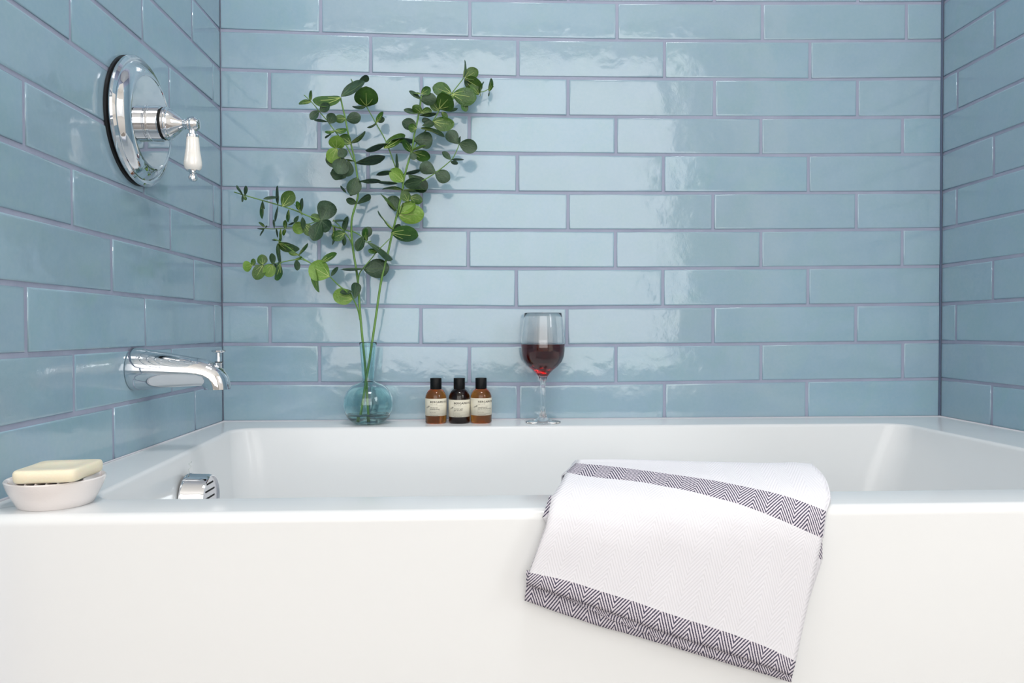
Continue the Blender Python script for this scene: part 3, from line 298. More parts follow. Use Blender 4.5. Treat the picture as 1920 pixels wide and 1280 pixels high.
TOWEL = [["w",[[0.6433,-0.6995,0.0357],[0.663,-0.6988,0.0357],[0.6827,-0.6984,0.0357],[0.7023,-0.699,0.0353],[0.7219,-0.6998,0.0348],[0.7414,-0.7009,0.0342],[0.7608,-0.702,0.0337],[0.7803,-0.7031,0.0331],[0.7996,-0.7045,0.0327],[0.819,-0.7059,0.0322],[0.8383,-0.7072,0.0318],[0.8578,-0.7081,0.0315],[0.8779,-0.7074,0.0314],[0.8981,-0.7067,0.0313],[0.9156,-0.7117,0.0303]]],["w",[[0.6419,-0.7024,0.0346],[0.6619,-0.7035,0.0341],[0.6818,-0.7051,0.0337],[0.7013,-0.7086,0.0329],[0.7206,-0.7123,0.0321],[0.7396,-0.7163,0.0312],[0.7585,-0.7205,0.0303],[0.7771,-0.7248,0.0294],[0.7955,-0.7294,0.0285],[0.8135,-0.7347,0.0275],[0.8312,-0.74,0.0265],[0.8486,-0.7453,0.0255],[0.8663,-0.7493,0.0241],[0.8872,-0.7494,0.0239],[0.9117,-0.7522,0.0228]]],["w",[[0.6406,-0.7058,0.034],[0.6607,-0.7092,0.0332],[0.6806,-0.7127,0.0324],[0.7,-0.7182,0.0313],[0.7191,-0.7241,0.0301],[0.7379,-0.7301,0.029],[0.7563,-0.7366,0.0278],[0.7744,-0.7431,0.0266],[0.7925,-0.7487,0.0251],[0.8101,-0.7546,0.0232],[0.8275,-0.7605,0.0213],[0.8444,-0.767,0.0193],[0.8604,-0.7746,0.017],[0.8801,-0.7776,0.0152],[0.901,-0.7858,0.0102]]],["w",[[0.6393,-0.7092,0.0334],[0.6595,-0.7145,0.0323],[0.6796,-0.7198,0.0312],[0.6989,-0.7273,0.0298],[0.7177,-0.7352,0.0284],[0.7362,-0.7431,0.027],[0.7547,-0.7495,0.0252],[0.7731,-0.7555,0.0233],[0.791,-0.7622,0.0212],[0.8079,-0.7702,0.0188],[0.825,-0.777,0.0162],[0.8423,-0.7823,0.0129],[0.8585,-0.789,0.0089],[0.8744,-0.795,0.0037],[0.8906,-0.7992,-0.0026]]],["s",[[0.6322,-0.724,0.031],[0.6518,-0.7327,0.0294],[0.6715,-0.7391,0.0283],[0.691,-0.7455,0.0271],[0.7104,-0.7507,0.0253],[0.7293,-0.7572,0.0233],[0.7477,-0.7638,0.0212],[0.7656,-0.7713,0.019],[0.7832,-0.778,0.016],[0.8009,-0.7836,0.0126],[0.8179,-0.79,0.0088],[0.835,-0.795,0.0042],[0.8521,-0.7987,-0.0015],[0.8686,-0.803,-0.0078],[0.8863,-0.8042,-0.0152]]],["s",[[0.6252,-0.7387,0.0288],[0.6445,-0.7491,0.0265],[0.6644,-0.7541,0.0248],[0.6844,-0.7582,0.0235],[0.704,-0.7631,0.0219],[0.7226,-0.7706,0.0196],[0.7412,-0.7769,0.0172],[0.7595,-0.7823,0.0139],[0.7772,-0.7887,0.01],[0.795,-0.794,0.006],[0.8128,-0.7977,0.0005],[0.83,-0.8018,-0.0056],[0.8477,-0.8039,-0.0128],[0.8656,-0.8051,-0.0206],[0.8834,-0.8064,-0.0284]]],["w",[[0.6154,-0.7674,0.0217],[0.6361,-0.7756,0.0191],[0.6558,-0.779,0.0169],[0.6754,-0.7821,0.015],[0.6947,-0.7856,0.0127],[0.7134,-0.7906,0.0098],[0.7322,-0.7942,0.0065],[0.7511,-0.7969,0.0024],[0.7695,-0.8,-0.0022],[0.7879,-0.803,-0.0068],[0.8067,-0.804,-0.013],[0.8251,-0.8051,-0.0198],[0.8433,-0.8062,-0.0272],[0.8616,-0.8065,-0.0353],[0.88,-0.8065,-0.0437]]],["w",[[0.6042,-0.7878,0.0126],[0.6289,-0.793,0.0094],[0.6485,-0.7948,0.0067],[0.6679,-0.7965,0.0039],[0.6873,-0.7985,0.0009],[0.7063,-0.801,-0.0029],[0.7254,-0.8031,-0.0068],[0.7446,-0.8039,-0.0117],[0.7637,-0.8048,-0.0171],[0.7828,-0.8056,-0.0224],[0.8016,-0.8065,-0.0285],[0.8206,-0.8065,-0.0356],[0.8394,-0.8065,-0.0433],[0.858,-0.8065,-0.0516],[0.8765,-0.8065,-0.0603]]],["w",[[0.6001,-0.7999,0.0],[0.6222,-0.8024,-0.0037],[0.6417,-0.8033,-0.0069],[0.6612,-0.8039,-0.0106],[0.6807,-0.8045,-0.0145],[0.7001,-0.8052,-0.0191],[0.7194,-0.806,-0.0238],[0.7387,-0.8065,-0.0292],[0.7581,-0.8065,-0.035],[0.7776,-0.8065,-0.0408],[0.7969,-0.8065,-0.0472],[0.8161,-0.8065,-0.0544],[0.8351,-0.8065,-0.0621],[0.8538,-0.8065,-0.0705],[0.8723,-0.8065,-0.0794]]],["w",[[0.5967,-0.8046,-0.014],[0.6163,-0.8053,-0.0182],[0.636,-0.8058,-0.0219],[0.6554,-0.8065,-0.0261],[0.675,-0.8065,-0.0308],[0.6946,-0.8065,-0.036],[0.7141,-0.8065,-0.0415],[0.7336,-0.8065,-0.0473],[0.7531,-0.8065,-0.0535],[0.7727,-0.8065,-0.0595],[0.7922,-0.8065,-0.066],[0.8115,-0.8065,-0.0731],[0.8307,-0.8065,-0.0808],[0.8496,-0.8065,-0.0893],[0.8682,-0.8065,-0.0985]]],["w",[[0.5909,-0.8065,-0.0286],[0.6107,-0.8065,-0.0331],[0.6305,-0.8065,-0.0373],[0.6501,-0.8065,-0.0424],[0.6698,-0.8065,-0.0476],[0.6894,-0.8065,-0.0532],[0.709,-0.8065,-0.0592],[0.7285,-0.8065,-0.0655],[0.7481,-0.8065,-0.0719],[0.7678,-0.8065,-0.0781],[0.7875,-0.8065,-0.0847],[0.807,-0.8065,-0.0918],[0.8264,-0.8065,-0.0996],[0.8454,-0.8065,-0.1082],[0.8641,-0.8065,-0.1177]]],["w",[[0.5853,-0.8065,-0.0437],[0.6052,-0.8065,-0.0483],[0.6251,-0.8065,-0.0528],[0.6448,-0.8065,-0.0586],[0.6645,-0.8065,-0.0644],[0.6842,-0.8065,-0.0705],[0.7038,-0.8065,-0.077],[0.7234,-0.8065,-0.0837],[0.7431,-0.8065,-0.0904],[0.7629,-0.8065,-0.0968],[0.7828,-0.8065,-0.1034],[0.8025,-0.8065,-0.1106],[0.822,-0.8065,-0.1183],[0.8412,-0.8065,-0.1271],[0.86,-0.8065,-0.1368]]],["w",[[0.5797,-0.8065,-0.0588],[0.5997,-0.8065,-0.0635],[0.6197,-0.8065,-0.0684],[0.6394,-0.8065,-0.0748],[0.6592,-0.8065,-0.0813],[0.679,-0.8065,-0.0877],[0.6986,-0.8065,-0.0947],[0.7183,-0.8065,-0.1019],[0.7381,-0.8065,-0.1089],[0.758,-0.8065,-0.1155],[0.778,-0.8065,-0.1222],[0.7979,-0.8065,-0.1293],[0.8177,-0.8065,-0.1371],[0.837,-0.8065,-0.1459],[0.8558,-0.8065,-0.1559]]],["s",[[0.5782,-0.807,-0.0642],[0.598,-0.807,-0.0699],[0.6177,-0.807,-0.0758],[0.6372,-0.807,-0.0826],[0.6568,-0.807,-0.0895],[0.6764,-0.807,-0.0963],[0.696,-0.807,-0.1036],[0.7156,-0.807,-0.1109],[0.7353,-0.807,-0.118],[0.7552,-0.807,-0.1247],[0.7751,-0.807,-0.1315],[0.795,-0.807,-0.1385],[0.8148,-0.807,-0.146],[0.8344,-0.807,-0.1542],[0.8537,-0.807,-0.1631]]],["s",[[0.5769,-0.8055,-0.0704],[0.5964,-0.8055,-0.077],[0.6159,-0.8055,-0.0839],[0.6353,-0.8055,-0.0911],[0.6548,-0.8055,-0.0984],[0.6743,-0.8055,-0.1057],[0.6938,-0.8055,-0.1132],[0.7133,-0.8055,-0.1208],[0.733,-0.8055,-0.128],[0.7529,-0.8055,-0.1348],[0.7729,-0.8055,-0.1416],[0.7929,-0.8055,-0.1485],[0.8128,-0.8055,-0.1558],[0.8327,-0.8055,-0.1633],[0.8525,-0.8055,-0.1713]]]]
TOWEL_MID = [[[0.5954,-0.7979,-0.0209],[0.6152,-0.7986,-0.0252],[0.6351,-0.799,-0.029],[0.6549,-0.799,-0.0337],[0.6747,-0.799,-0.0386],[0.6945,-0.799,-0.044],[0.7142,-0.799,-0.0497],[0.7339,-0.799,-0.0558],[0.7537,-0.799,-0.0621],[0.7735,-0.799,-0.0682],[0.7932,-0.799,-0.0748],[0.8128,-0.799,-0.082],[0.8323,-0.799,-0.0898],[0.8514,-0.799,-0.0985],[0.8702,-0.799,-0.1078]],[[0.5777,-0.799,-0.0669],[0.5976,-0.799,-0.0727],[0.6175,-0.799,-0.0786],[0.6373,-0.799,-0.0855],[0.6571,-0.799,-0.0924],[0.6769,-0.799,-0.0993],[0.6966,-0.799,-0.1067],[0.7164,-0.799,-0.1141],[0.7363,-0.799,-0.1212],[0.7565,-0.799,-0.128],[0.7766,-0.799,-0.1348],[0.7967,-0.799,-0.1419],[0.8168,-0.799,-0.1495],[0.8365,-0.799,-0.1578],[0.856,-0.799,-0.1668]],[[0.5802,-0.799,-0.0747],[0.5997,-0.799,-0.0811],[0.619,-0.799,-0.0885],[0.6381,-0.799,-0.0966],[0.6571,-0.799,-0.1049],[0.6764,-0.799,-0.1126],[0.6958,-0.799,-0.1203],[0.7153,-0.799,-0.128],[0.7349,-0.799,-0.1354],[0.7548,-0.799,-0.1422],[0.7748,-0.799,-0.149],[0.7948,-0.799,-0.1557],[0.8149,-0.799,-0.1624],[0.835,-0.799,-0.1694],[0.855,-0.799,-0.1767]],[[0.583,-0.7995,-0.0767],[0.6024,-0.7995,-0.0827],[0.6213,-0.7995,-0.0906],[0.6398,-0.7995,-0.0994],[0.6582,-0.7995,-0.1087],[0.6772,-0.7995,-0.1167],[0.6964,-0.7995,-0.1245],[0.7156,-0.7995,-0.1323],[0.7349,-0.7995,-0.14],[0.7546,-0.7995,-0.1467],[0.7744,-0.7995,-0.1534],[0.7943,-0.7995,-0.1597],[0.8144,-0.7995,-0.1659],[0.8344,-0.7995,-0.1722],[0.8545,-0.7995,-0.1788]]]
TOWEL_BACK = [[[0.6028,-0.7778,0.0119],[0.6202,-0.7742,0.0138],[0.6658,-0.7461,0.0232],[0.686,-0.7502,0.0218],[0.7058,-0.7551,0.0202],[0.7246,-0.7626,0.0179],[0.7433,-0.7689,0.0154],[0.7619,-0.7743,0.0121],[0.7798,-0.7807,0.0082],[0.7978,-0.786,0.0041],[0.8158,-0.7897,-0.0014],[0.8332,-0.7938,-0.0077],[0.8511,-0.7959,-0.0149],[0.8692,-0.7971,-0.0228],[0.8872,-0.7984,-0.0307]],[[0.5941,-0.794,-0.0065],[0.6402,-0.7792,0.0099],[0.6597,-0.7823,0.008],[0.6794,-0.7843,0.0063],[0.6991,-0.7857,0.0041],[0.7184,-0.7878,0.0008],[0.7377,-0.7899,-0.0024],[0.7566,-0.7924,-0.0063],[0.7755,-0.7944,-0.011],[0.7947,-0.7951,-0.0161],[0.8135,-0.7961,-0.0223],[0.8319,-0.7972,-0.0292],[0.8505,-0.7975,-0.0369],[0.8691,-0.7975,-0.0452],[0.8877,-0.7975,-0.0535]],[[0.598,-0.7938,-0.0117],[0.6179,-0.7945,-0.016],[0.6379,-0.795,-0.0196],[0.6578,-0.7956,-0.0237],[0.6776,-0.7963,-0.028],[0.6975,-0.7965,-0.0331],[0.7174,-0.7965,-0.0385],[0.7372,-0.7965,-0.0443],[0.7571,-0.7965,-0.0505],[0.777,-0.7965,-0.0564],[0.7968,-0.7965,-0.063],[0.8165,-0.7965,-0.0702],[0.836,-0.7965,-0.078],[0.8551,-0.7965,-0.0867],[0.8741,-0.7965,-0.0959]],[[0.5794,-0.794,-0.0662],[0.5998,-0.794,-0.071],[0.6201,-0.794,-0.076],[0.6402,-0.794,-0.0825],[0.6602,-0.794,-0.0891],[0.6803,-0.794,-0.0956],[0.7003,-0.794,-0.1028],[0.7203,-0.794,-0.11],[0.7404,-0.794,-0.1171],[0.7607,-0.794,-0.1239],[0.7811,-0.794,-0.1307],[0.8013,-0.794,-0.138],[0.8214,-0.794,-0.1458],[0.841,-0.794,-0.1548],[0.8601,-0.794,-0.165]],[[0.5774,-0.794,-0.0786],[0.5973,-0.794,-0.0847],[0.6172,-0.794,-0.0908],[0.6371,-0.794,-0.0975],[0.657,-0.794,-0.1043],[0.6772,-0.794,-0.1104],[0.6972,-0.794,-0.117],[0.7173,-0.794,-0.1238],[0.7374,-0.794,-0.1306],[0.7577,-0.794,-0.1372],[0.778,-0.794,-0.1438],[0.7982,-0.794,-0.1506],[0.8185,-0.794,-0.1576],[0.8385,-0.794,-0.1654],[0.8583,-0.794,-0.1739]],[[0.5753,-0.7947,-0.0918],[0.5947,-0.7947,-0.0991],[0.6143,-0.7947,-0.1064],[0.6339,-0.7947,-0.1133],[0.6537,-0.7947,-0.1203],[0.6739,-0.7947,-0.126],[0.694,-0.7947,-0.132],[0.7141,-0.7947,-0.1384],[0.7342,-0.7947,-0.1449],[0.7544,-0.7947,-0.1513],[0.7746,-0.7947,-0.1578],[0.795,-0.7947,-0.1641],[0.8154,-0.7947,-0.1702],[0.8358,-0.7947,-0.1767],[0.8561,-0.7947,-0.1836]]]

W = 1.524; PITCH = .08053; FLOOR = -.56; CEIL = 2.40
# ---------------------------------------------------------------- setting: walls
wall_back = tag(box('wall_back', (0, .0016, FLOOR), (W, .12, CEIL), M_GROUT), 'blue tiled back wall of the bath alcove', 'wall', kind='structure')
wall_left = tag(box('wall_left', (-.12, -.86, FLOOR), (-.0016, .12, CEIL), M_GROUT), 'blue tiled left wall carrying the chrome valve and spout', 'wall', kind='structure')
wall_right = tag(box('wall_right', (W + .0016, -.86, FLOOR), (W + .12, .12, CEIL), M_GROUT), 'blue tiled right wall of the bath alcove', 'wall', kind='structure')

G = .0032       # half a joint
def tile(corners, origin_fn, parent, material=M_TILE):
    """corners: four (s, t) in the wall's own plane, from lower left anticlockwise; origin_fn maps (s, t, out) to the room"""
    cs = sum(c[0] for c in corners) / 4; ct = sum(c[1] for c in corners) / 4
    tilt = (random.gauss(0, .0022), random.gauss(0, .0035)); lift = random.uniform(-.0004, .0004)
    def ring(inset, out):
        r = []
        sg = ((1, 1), (-1, 1), (-1, -1), (1, -1))
        for (s, t), (a, b) in zip(corners, sg):
            s2 = s + a * inset; t2 = t + b * inset
            r.append((s2, t2, out + lift + tilt[0] * (s2 - cs) + tilt[1] * (t2 - ct)))
        return r
    rings = [ring(0, -.004), ring(0, -.0009), ring(.0007, -.0003), ring(.0018, -.00006), ring(.0035, 0)]
    o0 = Vector(origin_fn(cs, ct, 0))
    vs = [tuple(Vector(origin_fn(*p)) - o0) for r in rings for p in r]
    fs = []
    for i in range(4):
        for k in range(4):
            k2 = (k + 1) % 4; fs.append((i * 4 + k, i * 4 + k2, i * 4 + 4 + k2, i * 4 + 4 + k))
    fs.append((16, 17, 18, 19))
    me = bpy.data.meshes.new('tile'); me.from_pydata(vs, [], fs); me.materials.append(material)
    me.polygons.foreach_set('use_smooth', [True] * len(me.polygons))
    bm = bmesh.new(); bm.from_mesh(me); bmesh.ops.recalc_face_normals(bm, faces=bm.faces[:])
    n0 = Vector(origin_fn(cs, ct, 1)) - o0
    f = max(bm.faces, key=lambda f: f.calc_area())
    if f.normal.dot(n0) < 0: bmesh.ops.reverse_faces(bm, faces=bm.faces[:])
    bm.to_mesh(me); bm.free()
    o = bpy.data.objects.new('tile', me); COL.objects.link(o); o.parent = parent; o.location = o0
    return o
def interp(line, x):
    if x <= line[0][0]: return line[0][1]
    for (x0, z0), (x1, z1) in zip(line, line[1:]):
        if x <= x1: return z0 + (z1 - z0) * (x - x0) / (x1 - x0)
    return line[-1][1]
def line_z(k, x):
    if k <= 0: return -.012
    if k in LINES: return interp(LINES[k], x)
    return k * PITCH + .002 * math.sin(3 * x)
OFFB = [.0980, .19986, .30113]
NROW = 14
for k in range(NROW):
    if k in JOINTS: js = list(JOINTS[k])
    else:
        off = [.30113, .19986, .0980][k % 3]; js = [off + i * .30975 for i in range(5) if off + i * .30975 < W - .03]
    xs = [0.0] + js + [W]
    for a, b in zip(xs, xs[1:]):
        lo = G if a > 0 else .0012; hi = G if b < W else .0040
        x0, x1 = a + lo, b - hi
        c = [(x0, line_z(k, x0) + G), (x1, line_z(k, x1) + G), (x1, line_z(k + 1, x1) - G), (x0, line_z(k + 1, x0) - G)]
        tile(c, lambda s, t, o: (s, -o, t), wall_back)
M_JOINT = mat('dark_corner_grout', '#56657d', .8)
box('corner_joint', (W - .0040, -.0004, -.01), (W, .002, NROW * PITCH), M_JOINT, wall_back)
def side(wall, x, sgn, first, zx):
    for k in range(NROW):
        d0 = first[k % 3]
        ds = [0.0] + [d0 + i * .30975 for i in range(-2, 4) if .03 < d0 + i * .30975 < .83] + [.86]
        for a, b in zip(ds, ds[1:]):
            lo = G if a > 0 else .0012; hi = G if b < .86 else 0
            zj = [line_z(k, zx) + random.uniform(-.0006, .0006), line_z(k + 1, zx) + random.uniform(-.0006, .0006)]
            c = [(a + lo, zj[0] + G), (b - hi, zj[0] + G), (b - hi, zj[1] - G), (a + lo, zj[1] - G)]
            tile(c, lambda s, t, o: (x + sgn * o, -s, t), wall)
# first joint depth from the back corner per course (courses repeat every three)
side(wall_left, 0.0, 1, [.45810, .56212 - .30975, .66305 - 2 * .30975], 0.0)
side(wall_right, W, -1, [.15881, .2600, .04795], W)
# the plain courses above the picture, joined
def courses(name, parent, fn, length):
    vs, fs = [], []
    for k in range(NROW, 23):
        n = int(length / .31) + 1
        for i in range(n + 1):
            s0 = max(0, i * .30975 - .1 * (k % 3)); s1 = min(length, (i + 1) * .30975 - .1 * (k % 3))
            if s1 - s0 < .02: continue
            b = len(vs)
            for s, t in ((s0 + G, k * PITCH + G), (s1 - G, k * PITCH + G), (s1 - G, (k + 1) * PITCH - G), (s0 + G, (k + 1) * PITCH - G)):
                vs.append(fn(s, t, 0)); 
            for s, t in ((s0 + G, k * PITCH + G), (s1 - G, k * PITCH + G), (s1 - G, (k + 1) * PITCH - G), (s0 + G, (k + 1) * PITCH - G)):
                vs.append(fn(s, t, -.004))
            fs.append((b, b + 1, b + 2, b + 3))
            for q in range(4): fs.append((b + q, b + (q + 1) % 4, b + 4 + (q + 1) % 4, b + 4 + q))
    return tag(mk(name, vs, fs, M_TILE, parent), kind='stuff')
courses('upper_tiles', wall_back, lambda s, t, o: (s, -o, t), W)
courses('upper_tiles', wall_left, lambda s, t, o: (o, -s, t), .86)
courses('upper_tiles', wall_right, lambda s, t, o: (W - o, -s, t), .86)

# the rest of the bathroom, behind the camera
RX0, RX1, RY = -1.25, 2.45, -4.05
tag(box('floor', (RX0 - .1, RY - .1, FLOOR - .06), (RX1 + .1, .12, FLOOR), M_FLOOR), 'grey floor in front of the bath', 'floor', kind='structure')
tag(box('ceiling', (RX0 - .1, RY - .1, CEIL), (RX1 + .1, .12, CEIL + .06), M_CEIL), 'white ceiling over the bathroom', 'ceiling', kind='structure')
tag(box('wall_front_left', (RX0, -.86, FLOOR), (-.12, -.76, CEIL), M_PAINT), 'white painted wall left of the bath alcove', 'wall', kind='structure')
tag(box('wall_front_right', (W + .12, -.86, FLOOR), (RX1, -.76, CEIL), M_PAINT), 'white painted wall right of the bath alcove', 'wall', kind='structure')
tag(box('wall_side_left', (RX0 - .1, RY, FLOOR), (RX0, -.76, CEIL), M_PAINT), 'white painted side wall on the window side', 'wall', kind='structure')
tag(box('wall_side_right', (RX1, RY, FLOOR), (RX1 + .1, -.76, CEIL), M_PAINT), 'white painted side wall on the door side', 'wall', kind='structure')
# rear wall with the window opening
wx0, wx1, wz0, wz1 = -1.12, 2.02, -.14, 2.27
vs = []
def quadbox(bm, lo, hi):
    r = bmesh.ops.create_cube(bm, size=1)
    for v in r['verts']:
        for i in range(3): v.co[i] = (lo[i] + hi[i]) / 2 + v.co[i] * (hi[i] - lo[i])
bm = bmesh.new()
quadbox(bm, (RX0, RY - .1, FLOOR), (wx0, RY, CEIL)); quadbox(bm, (wx1, RY - .1, FLOOR), (RX1, RY, CEIL))
quadbox(bm, (wx0, RY - .1, FLOOR), (wx1, RY, wz0)); quadbox(bm, (wx0, RY - .1, wz1), (wx1, RY, CEIL))
tag(from_bm('wall_rear', bm, M_PAINT), 'white painted wall with the window, behind the viewer', 'wall', kind='structure')
bm = bmesh.new()
for a in (wx0, wx1 - .05, wx0 + 1.03, wx1 - 1.08): quadbox(bm, (a, RY - .06, wz0), (a + .05, RY + .02, wz1))
for z in (wz0, wz1 - .05): quadbox(bm, (wx0 + .05, RY - .055, z), (wx1 - .05, RY + .018, z + .05))
win = tag(from_bm('window_1', bm, M_PAINT), 'white framed window behind the viewer', 'window', kind='structure')
box('frosted_pane', (wx0 + .05, RY - .03, wz0 + .05), (wx1 - .05, RY - .02, wz1 - .05), M_FROST, win)
dr = tag(box('door_1', (RX0, -3.3, FLOOR), (RX0 + .035, -2.5, 1.45), M_WOOD, bevel=.004), 'brown wooden door in the side wall behind the viewer', 'door', kind='structure')
lathe('door_handle', [(0, 0), (.025, 0), (.025, .008), (.009, .012), (.009, .04), (.024, .05), (.026, .065), (.015, .078), (0, .08)], M_CHROME, dr, 20, 'X', (RX0 + .035, -2.58, .45))
# invented side window: frame and pane added on the right-hand wall behind the fill light
bm = bmesh.new()
for a in (-2.30, -1.25): quadbox(bm, (RX1 - .035, a, .50), (RX1 - .0, a + .05, 1.60))
for z in (.50, 1.55): quadbox(bm, (RX1 - .032, -2.25, z), (RX1 - .0, -1.25, z + .05))
added_win = tag(from_bm('added_side_window', bm, M_PAINT), 'added white framed side window, dressing for the side fill light', 'window', kind='structure')
box('frosted_pane', (RX1 - .012, -2.25, .55), (RX1 - .003, -1.25, 1.55), M_FROST, added_win)

# ---------------------------------------------------------------- bathtub
def rring(x0f, x0b, x1f, x1b, y0, y1, r, z, n=8):
    """rounded rectangle; the left and right edges may run askew from front (y0) to back (y1)"""
    pts = []
    cs = [((x1f, y0), (-1, 1), -PI / 2), ((x1b, y1), (-1, -1), 0), ((x0b, y1), (1, -1), PI / 2), ((x0f, y0), (1, 1), PI)]
    for (cx, cy), (sx, sy), a0 in cs:
        for k in range(n + 1):
            a = a0 + PI / 2 * k / n
            pts.append((cx + sx * r + r * math.cos(a), cy + sy * r + r * math.sin(a), z))
    return pts
tub_rings = []
OX0, OX1, OY0, OY1 = .0012, W - .0012, -.787, -.0012
tub_rings.append(rring(OX0, OX0, OX1, OX1, OY0, OY1, .004, FLOOR))
tub_rings.append(rring(OX0, OX0, OX1, OX1, OY0, OY1, .004, -.30))
for k in range(9):
    a = PI / 2 * k / 8; rr = .011
    d = rr * (1 - math.cos(a))
    tub_rings.append(rring(OX0, OX0, OX1, OX1, OY0 + d, OY1, .004, -rr + rr * math.sin(a)))
inner = (.092, .064, 1.392, 1.374, -.711, -.112)
for k in range(9):
    a = PI / 2 * k / 8; rr = .007
    d = rr * math.sin(a); z = -rr * (1 - math.cos(a)) 
    tub_rings.append(rring(inner[0] - rr + d, inner[1] - rr + d, inner[2] + rr - d, inner[3] + rr - d, inner[4] - rr + d, inner[5] + rr - d, .045 - d * .3 + .0, z))
prof = [(.04, .006, .012, .006, .05), (.10, .013, .036, .012, .055), (.20, .024, .082, .022, .06), (.30, .036, .135, .034, .075), (.345, .048, .165, .046, .09), (.37, .07, .20, .07, .10), (.38, .10, .25, .10, .11)]
for dz, dl, drt, dy, r in prof:
    tub_rings.append(rring(inner[0] + dl, inner[1] + dl, inner[2] - drt, inner[3] - drt, inner[4] + dy, inner[5] - dy, r, -dz - .007))
vs = [p for r in tub_rings for p in r]; n = len(tub_rings[0]); fs = []
for i in range(len(tub_rings) - 1):
    for k in range(n): fs.append((i * n + k, i * n + (k + 1) % n, (i + 1) * n + (k + 1) % n, (i + 1) * n + k))
fs.append(tuple((len(tub_rings) - 1) * n + k for k in range(n)))
tub = mk('bathtub', vs, fs, M_TUB)
bm = bmesh.new(); bm.from_mesh(tub.data); bmesh.ops.recalc_face_normals(bm, faces=bm.faces[:])
bm.to_mesh(tub.data); bm.free(); sharp(tub, 40)
tag(tub, 'white acrylic alcove bathtub with flat rim and plain front panel', 'bathtub')
# overflow cover on the inside of the drain end
OC = Vector((.0900, -.42, -.067))
ov = empty('overflow_cover', OC); ov.parent = tub
lathe('cover_body', [(.0395, 0), (.0395, .004), (.0385, .006), (.0378, .030), (.0360, .0345), (.0345, .0350)], M_CHROME, ov, 56, 'X')
lathe('cover_face', [(0, .0325), (.0330, .0325), (.0345, .0350)], mat('brushed_chrome', (.75, .74, .77, 1), .22, 1), ov, 56, 'X')
for z in (.0245, .0140, .0035, -.007, -.0175):
    hw = .013 if abs(z) > .02 else .0185
    box('slot', (.0320, -hw, z - .0014), (.0331, hw, z + .0014), M_SLOT, ov, .0006)
tube('film_tag', [(.0395 * 0 + .003, -.002, .040), (.003, -.005, .046), (.004, .002, .049), (.003, -.004, .054), (.004, .004, .056)], .0006, M_TAG, ov, 6)
# caulk bead
tag(tube('trim_1', [(.0015, -.78, .0003), (.0015, -.0015, .0003), (W - .0015, -.0015, .0003), (W - .0015, -.78, .0003)], .0019, M_CAULK, n=8), 'thin pale caulk bead where tiles meet the tub rim', 'trim', kind='structure')

# ---------------------------------------------------------------- shower valve on the left wall
vy, vz = -.384, .5085
val = tag(empty('shower_valve', (0, vy, vz)), 'round chrome shower valve with white porcelain lever on left tiled wall', 'valve')
lathe('gasket', [(.0, .0003), (.0970, .0003), (.0970, .0035), (.090, .0072), (0, .0072)], M_BLACK, val, 72, 'X')
tag(val.children[0], 'black rubber ring')
lathe('escutcheon', [(.0965, .0070), (.0975, .0090), (.0970, .0125), (.0935, .0155), (.0900, .0150), (.0880, .0135), (.0860, .0150), (.0835, .0185), (.0790, .0225), (.0735, .0258), (.0705, .0268), (.0685, .0268), (.0675, .0260), (.050, .0258), (0, .0258)], M_CHROME, val, 96, 'X', deg=30)
lathe('hub', [(.0265, .0255), (.0268, .0275), (.0262, .0285), (.0262, .0300), (.0268, .0305), (.0268, .0440), (.0245, .0445)], M_CHROME, val, 56, 'X', (0, 0, -.002), deg=30)
lathe('gap_ring', [(.0240, .0440), (.0240, .0480), (.0, .0480)], M_SLOT, val, 40, 'X', (0, 0, -.002))
hnd = empty('handle', (0, 0, -.002)); hnd.parent = val
lathe('handle_cap', [(.0, .0475), (.0245, .0475), (.0252, .0490), (.0252, .0525), (.0235, .0545), (.0222, .0550), (.0215, .0570), (.0160, .0640), (.0105, .0700), (.0078, .0730), (.0072, .0740), (.0080, .0750), (.0080, .0765), (.0066, .0775), (.0066, .0790), (.0100, .0815), (.0118, .0850), (.0120, .0885), (.0108, .0925), (.0085, .0950), (.0080, .0958), (.0080, .0968), (.005, .0978), (0, .0980)], M_CHROME, hnd, 48, 'X', deg=25)
hx = .0875
lathe('ferrule', [(.0050, .0), (.0055, -.0115), (.0085, -.0120), (.0095, -.0135), (.0093, -.0165), (.0, -.0165)], M_CHROME, hnd, 32, 'Z', (hx, 0, -.004), deg=30)
lathe('lever_grip', [(0, -.0160), (.0085, -.0160), (.0090, -.0172), (.0094, -.022), (.0105, -.036), (.0122, -.047), (.0133, -.055), (.0133, -.0595), (.0122, -.0640), (.0095, -.0672), (0, -.0675)], M_PORC, hnd, 40, 'Z', (hx, 0, -.004))
tag(hnd.children[-1], 'white porcelain grip')
lathe('finial', [(.0, -.0670), (.0095, -.0672), (.0092, -.0688), (.0052, -.0705), (.0042, -.0725), (.0058, -.0745), (.0068, -.0780), (.0062, -.0815), (.0040, -.0840), (0, -.0850)], M_CHROME, hnd, 32, 'Z', (hx, 0, -.004), deg=30)

